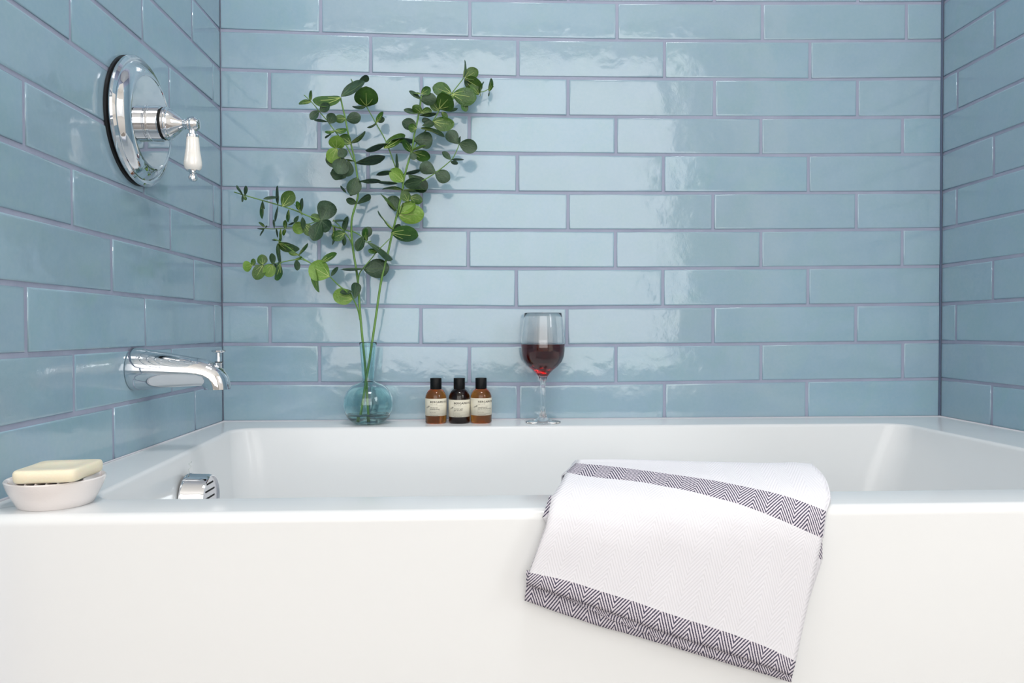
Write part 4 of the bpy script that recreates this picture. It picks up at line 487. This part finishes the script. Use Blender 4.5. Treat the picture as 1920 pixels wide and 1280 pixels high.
# ---------------------------------------------------------------- tub spout
sy, sz = -.3935, .1285
sp = tag(empty('tub_spout', (0, sy, sz)), 'chrome tub spout with pull knob, low on the left tiled wall', 'faucet')
prof = [  # (x, z, rz, ry, angle)
    (.0004, 0, .0325, .0325, 0), (.006, 0, .0328, .0328, 0), (.015, -.0003, .0318, .0318, 0), (.03, -.0008, .0300, .0298, 0), (.05, -.0018, .0275, .0272, 0), (.07, -.0030, .0250, .0248, 0),
    (.088, -.0042, .0228, .0232, 3), (.101, -.0056, .0214, .0222, 14), (.111, -.0085, .0208, .0214, 30), (.119, -.0135, .0204, .0208, 50), (.1235, -.020, .0200, .0204, 70), (.1250, -.0265, .0197, .0200, 85), (.1252, -.0312, .0196, .0198, 90), (.1252, -.0312, .0168, .0170, 90), (.1240, -.016, .0160, .0160, 80)]
vs, fs = [], []; n = 40
for (x, z, rz, ry, a) in prof:
    a = math.radians(a)
    for k in range(n):
        t = 2 * PI * k / n; c, s = math.cos(t), math.sin(t)
        # squarish section towards the outlet
        vs.append((x + s * rz * math.sin(a), c * ry, z + s * rz * math.cos(a)))
for i in range(len(prof) - 1):
    for k in range(n): fs.append((i * n + k, i * n + (k + 1) % n, (i + 1) * n + (k + 1) % n, (i + 1) * n + k))
b = mk('spout_body', vs, fs, M_CHROME, sp)
bm = bmesh.new(); bm.from_mesh(b.data); bmesh.ops.recalc_face_normals(bm, faces=bm.faces[:]); bm.to_mesh(b.data); bm.free(); sharp(b, 40)
lathe('spout_outlet', [(0, -.0170), (.0158, -.0170), (.0162, -.0185)], M_SLOT, sp, 32, 'Z', (.1246, 0, 0))
lathe('pull_knob', [(.0045, -.004), (.0055, .008), (.0060, .0095), (.0048, .0105), (.0040, .012), (.0040, .0245), (.0085, .0255), (.0108, .0268), (.0110, .0282), (.0098, .0292), (0, .0294)], M_CHROME, sp, 32, 'Z', (.1275, 0, 0), deg=30)
lathe('seal', [(.0052, .0090), (.0056, .0095), (.0056, .0110), (.0042, .0112)], M_BLACK, sp, 24, 'Z', (.1275, 0, 0))

# ---------------------------------------------------------------- soap dish and soap
dc = (.0705, -.7335)
dish = tag(empty('soap_dish', (dc[0], dc[1], 0)), 'white round ceramic soap dish on the front left corner of the tub rim', 'soap dish')
lathe('bowl', [(0, .0008), (.0330, .0008), (.0345, .0), (.0365, .0012), (.0408, .0095), (.0455, .0190), (.0478, .0262), (.0482, .0283), (.0472, .0296), (.0462, .0290), (.0440, .0230), (.0400, .0150), (.0300, .0110), (0, .0100)], M_CERAMIC, dish, 72)
for i in range(8):                                   # drain ridges across the bowl
    x = -.035 + i * .010
    Lt = math.sqrt(.0470 ** 2 - x * x) * .995; Lb = math.sqrt(.0405 ** 2 - x * x) * .96
    bm = bmesh.new(); pr = [(-.0044, .019), (-.0022, .0285), (0, .0312), (.0022, .0285), (.0044, .019)]
    def ly(h): return Lb + (Lt - Lb) * (h - .019) / .0122
    va = [bm.verts.new((x + a * .9, -ly(h), h)) for a, h in pr]; vb = [bm.verts.new((x + a * .9, ly(h), h)) for a, h in pr]
    for k in range(4): bm.faces.new((va[k], va[k + 1], vb[k + 1], vb[k]))
    bm.faces.new(va); bm.faces.new(vb[::-1]); bm.faces.new((va[0], va[4], vb[4], vb[0]))
    rd = from_bm('ridge', bm, M_CERAMIC, dish); sharp(rd, 80)
    rd.matrix_local = Matrix.Rotation(math.radians(12), 4, 'Z')
def soapbar():
    # four top corners on the picture's evidence, 15 mm thick, soft edges, shallow oval hollow on top
    T = [Vector(p) for p in SOAP]
    z0, z1 = .0313, .0447
    bm = bmesh.new(); N = 16; grid = {}
    def P(u, v): return (T[0] * (1 - u) + T[1] * u) * (1 - v) + (T[3] * (1 - u) + T[2] * u) * v
    cen = P(.5, .5)
    def layer(ins, z, hollow=False):
        pts = []
        for i in range(N + 1):
            row = []
            for j in range(N + 1):
                u, v = i / N * 2 - 1, j / N * 2 - 1
                # rounded square mapping
                q = 9.0; m_ = max(abs(u), abs(v)); l = (abs(u) ** q + abs(v) ** q) ** (1 / q)
                s = m_ / l if l > 0 else 0
                uu, vv = u * s, v * s
                p = P(.5 + uu / 2, .5 + vv / 2); d = p - cen; L = d.length
                if L > 0: p = cen + d * (1 - ins * m_ / max(L, .01))
                zz = z
                if hollow:
                    rr = (uu / .78) ** 2 + (vv / .66) ** 2
                    if rr < 1: zz -= .0022 * (1 - rr) ** .5
                row.append(bm.verts.new((p.x, p.y, zz)))
            pts.append(row)
        return pts
    top = layer(.0035, z1, True)
    for i in range(N):
        for j in range(N): bm.faces.new((top[i][j], top[i + 1][j], top[i + 1][j + 1], top[i][j + 1]))
    def border(g): return [g[i][0] for i in range(N)] + [g[N][j] for j in range(N)] + [g[i][N] for i in range(N, 0, -1)] + [g[0][j] for j in range(N, 0, -1)]
    prev = border(top)
    src = [Vector(v.co) for v in prev]
    for ins, z in ((.0022, z1 - .0004), (.0010, z1 - .0013), (.0001, z1 - .0032), (.0, (z0 + z1) / 2), (.0006, z0 + .0030), (.0018, z0 + .0009), (.0035, z0)):
        cur = []
        for p in src:
            d = p - Vector((cen.x, cen.y, p.z)); d.z = 0; L = d.length
            qv = Vector((p.x, p.y, 0)) + d.normalized() * (.0035 - ins); cur.append(bm.verts.new((qv.x, qv.y, z)))
        for k in range(len(prev)): bm.faces.new((prev[k], prev[(k + 1) % len(prev)], cur[(k + 1) % len(prev)], cur[k]))
        prev = cur
    bm.faces.new(prev)
    o = from_bm('soap_bar', bm, M_SOAP, None, True)
    return tag(o, 'cream rectangular bar of soap lying on the white soap dish', 'soap')
SOAP = [(.0520, -.7850, 0), (.1130, -.7770, 0), (.1110, -.7080, 0), (.0470, -.7160, 0)]
soapbar()

# ---------------------------------------------------------------- bottles
def text_mesh(body, size, bold=0.0, spacing=1.0):
    c = bpy.data.curves.new('t', 'FONT'); c.body = body; c.size = size; c.offset = bold; c.space_character = spacing; c.resolution_u = 2
    o = bpy.data.objects.new('t', c); COL.objects.link(o)
    dg = bpy.context.evaluated_depsgraph_get(); me = bpy.data.meshes.new_from_object(o.evaluated_get(dg))
    vs = [tuple(v.co) for v in me.vertices]; fs = [tuple(p.vertices) for p in me.polygons]
    bpy.data.objects.remove(o); bpy.data.curves.remove(c); bpy.data.meshes.remove(me)
    return vs, fs
def fine_print(words, h):
    """print too small to read in the photograph: upright strokes of uneven height, grouped as words"""
    vs, fs = [], []; x = 0; q = random.Random(sum(words))
    for w in words:
        for k in range(w * 2):
            b = len(vs); t = h * q.uniform(.55, 1); y = 0 if q.random() < .8 else -h * .3
            vs += [(x, y), (x + h * .17, y), (x + h * .17, t), (x, t)]; fs.append((b, b + 1, b + 2, b + 3)); x += h * .38
        x += h * .7
    return vs, fs
BR_ = .0215
def bottle(x, y, glass, label, lines, z0, shift, group):
    root = tag(empty('toiletry_bottle', (x, y, 0)), label, 'bottle', group)
    R_ = BR_
    prof = [(0, .0012), (R_ - .004, .0003), (R_ - .0012, .0010), (R_, .0030), (R_, .0505), (R_ - .0006, .0550), (R_ - .0024, .0600), (R_ - .0056, .0650), (R_ - .0098, .0684), (.0098, .0700), (.0092, .0715), (.0092, .0740), (0, .0740)]
    lathe('bottle_body', prof, glass, root, 56, deg=50)
    lathe('cap', [(.0, .0685), (.0112, .0685), (.0115, .0692), (.0115, .0900), (.0110, .0908), (0, .0910)], M_CAP, root, 48, deg=50)
    # paper label, wrapped round the front
    z1 = z0 + .0345; vs, fs = [], []; n = 40; r = R_ + .00015; a0, a1 = -1.75, 1.75
    for k in range(n + 1):
        a = a0 + (a1 - a0) * k / n
        for rr, z in ((r, z0), (r, z1), (r - .00012, z1), (r - .00012, z0)): vs.append((rr * math.sin(a), -rr * math.cos(a), z))
    for k in range(n):
        for q in range(4): fs.append((k * 4 + q, k * 4 + (q + 1) % 4, k * 4 + 4 + (q + 1) % 4, k * 4 + 4 + q))
    lab = mk('paper_label', vs, fs, M_LABEL, root, True)
    def wrap(name, vs, fs, material, s0, z):
        out = []
        for px, pz, *_ in vs:
            a = (px + s0) / R_; a = max(-1.6, min(1.7, a)); rr = R_ + .00035
            out.append((rr * math.sin(a), -rr * math.cos(a), z + pz))
        return mk(name, out, fs, material, lab)
    left = -.0105 + shift
    vs, fs = text_mesh('BERGAMOTE 22', .0056, 0, 1.16); nb = len(vs); vs = vs + [(v[0] + .00035, v[1]) for v in vs]; fs = fs + [tuple(i + nb for i in f) for f in fs]; wrap('title_lettering', vs, fs, M_INK, left, z1 - .0086)
    vs, fs = fine_print((4, 1, 3, 3), .0014); wrap('small_lettering', vs, fs, M_GREYINK, left, z1 - .0118)
    for i, t in enumerate(lines):
        vs, fs = text_mesh(t, .0033, .00005, 1.18); wrap('product_lettering', vs, fs, M_INK, left, z1 - .0188 - i * .0031)
    vs, fs = fine_print((2, 3, 5), .0013); wrap('small_lettering', vs, fs, M_GREYINK, left, z1 - .0282)
    vs, fs = fine_print((2, 4, 6, 3, 5), .0009); wrap('small_lettering', vs, fs, M_INK, left, z1 - .0333)
    for zz in (.0142, .0244, .0306):
        v = []; n = 24
        for k in range(n + 1):
            for h in (0, .00018): v.append((k / n * .027, h))
        f = [(2 * k, 2 * k + 2, 2 * k + 3, 2 * k + 1) for k in range(n)]
        wrap('rule', v, f, M_GREYINK, left, z1 - zz)
    v = [(0, 0), (.00015, 0), (.00015, .0300), (0, .0300)]; wrap('rule', v, [(0, 1, 2, 3)], M_GREYINK, left - .0010, z1 - .0325)
    vs, fs = fine_print((3,), .0040)
    c, s = math.cos(.55), math.sin(.55)
    vs = [((x_ * c - y_ * s), (x_ * s + y_ * c) * .8) for x_, y_, *_ in vs]; wrap('script_lettering', vs, fs, M_GREYINK, left - .0088, z1 - .0195)
    v = [(0, 0), (.0038, .0022), (.0040, .0034), (.0002, .0012)]; wrap('script_lettering', v, [(0, 1, 2, 3)], M_INK, left - .0055, z1 - .0175)
    return root
bottle(.4415, -.0485, M_AMBER, 'amber bottle with black cap and cream label reading shampoo, leftmost of the three', ['shampoo/', 'shampooing'], .0160, 0, 'small bottles on the tub rim')
bottle(.4889, -.0500, M_DARKAMBER, 'dark brown bottle with black cap, label reading shower gel, between two amber bottles', ['shower gel/', 'gel douche'], .0135, 0, 'small bottles on the tub rim')
bottle(.5330, -.0485, M_AMBER, 'amber bottle with black cap and cream label reading conditioner, nearest the wine glass', ['conditioner/', 'apr\u00e8s-shampooing'], .0165, .0045, 'small bottles on the tub rim')

# ---------------------------------------------------------------- wine glass and wine
gx, gy = .6590, -.0530
gl_out = [(0, .0004), (.0345, .0002), (.0358, .0012), (.0352, .0022), (.0250, .0042), (.0140, .0068), (.0095, .0092), (.0080, .0110), (.0075, .0160), (.0052, .0200), (.0046, .0350), (.0046, .0600), (.0052, .0760), (.0072, .0880), (.0092, .0930), (.0135, .0995), (.0205, .1065), (.0310, .1150), (.0385, .1240), (.0425, .1340), (.0440, .1460), (.0442, .1580), (.0435, .1750), (.0418, .1950), (.0395, .2120), (.0378, .2215), (.0374, .2222),
          (.0368, .2215), (.0384, .2120), (.0407, .1950), (.0424, .1750), (.0431, .1580), (.0429, .1460), (.0414, .1345), (.0375, .1248), (.0300, .1160), (.0195, .1080), (.0125, .1015), (.0080, .0965), (.0040, .0940), (0, .0935)]
wg = tag(lathe('wine_glass', gl_out, M_GLASS, None, 72, at=(gx, gy, 0), deg=80), 'clear stemmed wine glass half full, on the tub rim at the wall', 'glass')
wine_p = [(0, .0934), (.0041, .0939), (.0081, .0964), (.0126, .1014), (.0196, .1079), (.0301, .1159), (.0376, .1247), (.0415, .1344), (.0430, .1459), (.0432, .1590), (0, .1590)]
tag(lathe('red_wine', wine_p, M_WINE, None, 72, at=(gx, gy, 0), deg=60), 'dark red wine filling the lower half of the stemmed glass', 'wine')

# ---------------------------------------------------------------- vase, water, eucalyptus
vx, vyy = .3065, -.0555
v_out = [(0, .0030), (.0100, .0012), (.0200, .0004), (.0260, .0012), (.0335, .0050), (.0415, .0130), (.0475, .0260), (.0495, .0400), (.0478, .0540), (.0425, .0660), (.0335, .0755), (.0235, .0805), (.0165, .0828), (.0130, .0850), (.0120, .0890), (.0122, .0960), (.0138, .1180), (.0152, .1380), (.0166, .1560), (.0174, .1618), (.0176, .1630), (.0170, .1636)]
v_in = [(.0160, .1625), (.0154, .1560), (.0140, .1380), (.0126, .1180), (.0110, .0960), (.0106, .0890), (.0112, .0845), (.0150, .0812), (.0225, .0788), (.0322, .0738), (.0408, .0648), (.0460, .0534), (.0476, .0400), (.0456, .0265), (.0400, .0145), (.0320, .0078), (.0200, .0046), (.0100, .0052), (0, .0075)]
tag(lathe('vase', v_out + v_in, M_TEAL, None, 72, at=(vx, vyy, 0), deg=80), 'round aqua glass vase with narrow flared neck holding the eucalyptus', 'vase')
water_p = [(0, .0068), (.0100, .0045), (.0200, .0038), (.0324, .0072), (.0406, .0140), (.0432, .0188), (.0430, .0190), (0, .0190)]
tag(lathe('vase_water', water_p, M_WATER, None, 48, at=(vx, vyy, 0), deg=50), 'shallow clear water in the bottom of the aqua vase', 'water')

def leaf_mesh(variant, col):
    """leaf along +X, unit length, unit width across Y, normal +Z; base at the origin"""
    shape = [(0, .03), (.05, .22), (.14, .50), (.26, .76), (.40, .94), (.54, 1.0), (.68, .95), (.80, .80), (.90, .56), (.965, .30), (1, .02)]
    if variant == 1: shape = [(0, .05), (.04, .34), (.12, .64), (.24, .87), (.38, .98), (.52, 1.0), (.66, .95), (.79, .82), (.89, .62), (.96, .38), (1, .06)]
    if variant == 2: shape = [(0, .03), (.05, .16), (.14, .36), (.26, .60), (.40, .82), (.54, .96), (.68, 1.0), (.80, .93), (.90, .72), (.965, .44), (1, .04)]
    cup, bend, rip = [(.10, .05, .015), (.06, -.06, .02), (.14, .09, .02)][variant]
    vs, fs = [], []; A = 4
    for (x, w) in shape:
        for j in range(-A, A + 1):
            t = j / A; y = t * w * .5
            z = cup * (t * t) * w + bend * (x - .5) ** 2 * 4 + rip * math.sin(7 * x + 2.3 * variant) * t
            vs.append((x, y, z))
    C_ = 2 * A + 1
    for i in range(len(shape) - 1):
        for j in range(C_ - 1): fs.append((i * C_ + j, i * C_ + j + 1, (i + 1) * C_ + j + 1, (i + 1) * C_ + j))
    nf = len(fs); mats_ = [0] * nf
    def surf(x, y):
        w = 1.0
        for (x0, w0), (x1, w1) in zip(shape, shape[1:]):
            if x0 <= x <= x1: w = w0 + (w1 - w0) * (x - x0) / (x1 - x0)
        t = max(-1, min(1, y / (w * .5))); return cup * t * t * w + bend * (x - .5) ** 2 * 4 + rip * math.sin(7 * x + 2.3 * variant) * t
    # raised ribs on both faces: midrib and two side ribs
    wv = .018 if col else .012
    paths = [[(i / 8 * (.72 if col else .9), 0) for i in range(9)]]
    for s in (-1, 1): paths.append([(.05 + i / 6 * .40, s * (.02 + .24 * (i / 6) ** .8)) for i in range(7)])
    for face in (1, -1):
        for path in paths:
            b = len(vs)
            for i, (x, y) in enumerate(path):
                ww = wv * (1 - .6 * i / (len(path) - 1)); 
                for d, h in ((-ww, .003), (0, .020), (ww, .003)): vs.append((x, y + d * 1.3, surf(x, y + d) + face * h))
            for i in range(len(path) - 1):
                for j in range(2):
                    fs.append((b + i * 3 + j, b + i * 3 + j + 1, b + i * 3 + j + 4, b + i * 3 + j + 3)); mats_.append(1)
    me = bpy.data.meshes.new('leaf'); me.from_pydata(vs, [], fs)
    me.materials.append(M_LEAF[col]); me.materials.append(M_VEIN if col else M_VEIN2)
    me.polygons.foreach_set('material_index', mats_); me.polygons.foreach_set('use_smooth', [True] * len(fs)); me.update()
    return me
LEAF = {(v, c): leaf_mesh(v, c) for v in range(3) for c in range(3)}
stemA = tag(empty('eucalyptus_stem', (.3065, -.055, .01)), 'eucalyptus stem leaning left, its branches reaching left of the vase', 'plant', 'eucalyptus stems in the aqua vase')
stemB = tag(empty('eucalyptus_stem', (.3065, -.055, .01)), 'eucalyptus stem leaning right, leafiest, rising right of the vase', 'plant', 'eucalyptus stems in the aqua vase')
OWN = {'A': stemA, 'B': stemB}
off0 = Vector((.3065, -.055, .01))
for n_, o_, r0, r1, pts in BRANCHES:
    pts = [Vector(p) for p in pts]
    if n_ == 'stem':                                 # keep the cut ends inside the glass
        pts[0] = Vector((pts[0].x, max(min(pts[0].y, -.045), -.065), max(pts[0].z, .0125)))
    pts = smooth_path([p - off0 for p in pts], 4); N = len(pts)
    rad = [1.2 * (r0 + (r1 - r0) * i / (N - 1)) * (1.12 if (i % 17 == 8) else 1) for i in range(N)]
    tube(n_, pts, rad, M_STEM, OWN[o_], 8)
rl = random.Random(3)
for o_, d, c in LEAVES:
    B = Vector(d[0:3]) - off0; ax = Vector(d[3:6]).normalized(); sd = Vector(d[6:9]); sd = (sd - ax * sd.dot(ax)).normalized(); L, Wd = d[9], d[10]
    nrm = ax.cross(sd)
    if c == 0: v = rl.choice([0, 0, 2])
    else: v = rl.choice([0, 1, 1])
    if nrm.y > 0: sd = -sd; nrm = -nrm            # cup towards the room
    o = bpy.data.objects.new('leaf', LEAF[(v, c)]); COL.objects.link(o); o.parent = OWN[o_]
    mm = Matrix.Identity(4)
    s3 = (L + Wd) / 2
    for i in range(3):
        mm[i][0] = ax[i] * L * 1.08; mm[i][1] = sd[i] * Wd * 1.15; mm[i][2] = nrm[i] * s3 * (1 if rl.random() < .7 else -1); mm[i][3] = B[i]
    o.matrix_local = mm

# ---------------------------------------------------------------- towel
def cloth(name, rows, parent, thick=.0022, u0=0.0, v0=0.0, skirt=False, kinds=None, lat=0.0):
    rows = [[Vector(p) for p in r] for r in rows]
    n = len(rows[0]); SUB = 3
    # densify between rows
    R2, K2 = [], []
    for i in range(len(rows) - 1):
        for k in range(SUB):
            t = k / SUB
            R2.append([a.lerp(b, t) for a, b in zip(rows[i], rows[i + 1])]); K2.append(kinds[i + 1])
    R2.append(rows[-1])
    # smooth along the length a little, keeping row lines that bound a stripe
    vs, fs, mi, uvs = [], [], [], []
    D2 = []
    for r in R2:
        rr = smooth_path(r, 3); D2.append(rr)
    m_ = len(D2[0])
    vv = [v0]
    for a, b in zip(D2, D2[1:]): vv.append(vv[-1] + sum((q - p).length for p, q in zip(a, b)) / m_)
    for i, r in enumerate(D2):
        u = u0
        for j, p in enumerate(r):
            if j: u += (D2[len(D2) // 2][j] - D2[len(D2) // 2][j - 1]).length
            w = lat * (math.sin(u * 41 + vv[i] * 13) + .6 * math.sin(u * 90 - vv[i] * 37 + 1))
            vs.append((p.x, p.y - abs(w), p.z)); uvs.append((u, vv[i]))
    for i in range(len(D2) - 1):
        for j in range(m_ - 1):
            fs.append((i * m_ + j, i * m_ + j + 1, (i + 1) * m_ + j + 1, (i + 1) * m_ + j)); mi.append(1 if K2[i] == 's' else 0)
    me = bpy.data.meshes.new(name); me.from_pydata(vs, [], fs); me.materials.append(M_CLOTH); me.materials.append(M_STRIPE)
    me.polygons.foreach_set('material_index', mi); me.polygons.foreach_set('use_smooth', [True] * len(fs))
    ul = me.uv_layers.new(name='UVMap')
    for lp in me.loops: ul.data[lp.index].uv = uvs[lp.vertex_index]
    me.update()
    o = bpy.data.objects.new(name, me); COL.objects.link(o)
    if parent: o.parent = parent
    sf = o.modifiers.new('s', 'SOLIDIFY'); sf.thickness = thick; sf.offset = 1 if False else 0
    return o
tw = tag(empty('towel', (1.0, -.74, 0)), 'folded white herringbone towel with charcoal stripes hung over the tub front edge', 'towel')
toff = Vector((1.0, -.74, 0))
def loc(rows): return [[Vector(p) - toff for p in r] for r in rows]
fr = [r for k, r in TOWEL]; kd = [k for k, r in TOWEL]
ridge = [Vector(p) for p in fr[0]]
n = len(ridge)
b1 = [Vector((p.x, p.y + .018, p.z - .004)) for p in ridge]; b2 = [Vector((p.x, p.y + .032, p.z - .018)) for p in ridge]; b3 = [Vector((p.x + .002, p.y + .040, -.045)) for p in ridge]; b4 = [Vector((p.x + .006, p.y + .041, -.11)) for p in ridge]
under = [Vector((p[0], p[1] + .0035, p[2] + .0015)) for p in fr[-1]]; under2 = [Vector((p[0], p[1] + .0045, p[2] + .012)) for p in fr[-1]]
front = cloth('front_fold', loc([b4, b3, b2, b1] + fr + [under, under2]), tw, kinds=['w', 'w', 'w', 'w'] + kd + ['s', 's'], lat=.0006)
cloth('middle_fold', loc(TOWEL_MID), tw, kinds=['w', 's', 's', 's'], u0=.004, v0=.003, lat=.0004)
cloth('back_fold', loc(TOWEL_BACK), tw, kinds=['w', 's', 'w', 'w', 's', 's'], u0=.009, v0=.001, lat=.0003)
# rounded returns at both sides, where the fold turns down to the rim
for e, sx, nm in ((-1, -1, 'side_return'), (0, 1, 'side_return')):
    col_ = [Vector(r[e]) for r in ([b2, b1] + fr[:6])]
    r2 = []
    for q, s, dn in ((0, 0, 0), (.004, .006, .004), (.003, .016, .014), (-.004, .024, .03)):
        sg = 1 if e == -1 else -1
        r2.append([Vector((p.x + sg * q, min(p.y + s, -.69 + .02) if p.y < -.70 else p.y, max(p.z - dn, .004) if p.y + s > -.785 else p.z - dn * .3)) for p in col_])
    cloth(nm, [[p - toff for p in r] for r in r2], tw, kinds=['w'] * 4, thick=.0015)

# ---------------------------------------------------------------- lamp body added for the overhead fill light, out of view
lamp = tag(empty('added_ceiling_lamp', (.75, -1.25, CEIL)), 'added round white ceiling lamp, body for the overhead fill light', 'lamp')
lathe('added_lamp_shade', [(.0, -.001), (.20, -.001), (.22, -.02), (.215, -.045), (0, -.050)], M_PORC, lamp, 40)
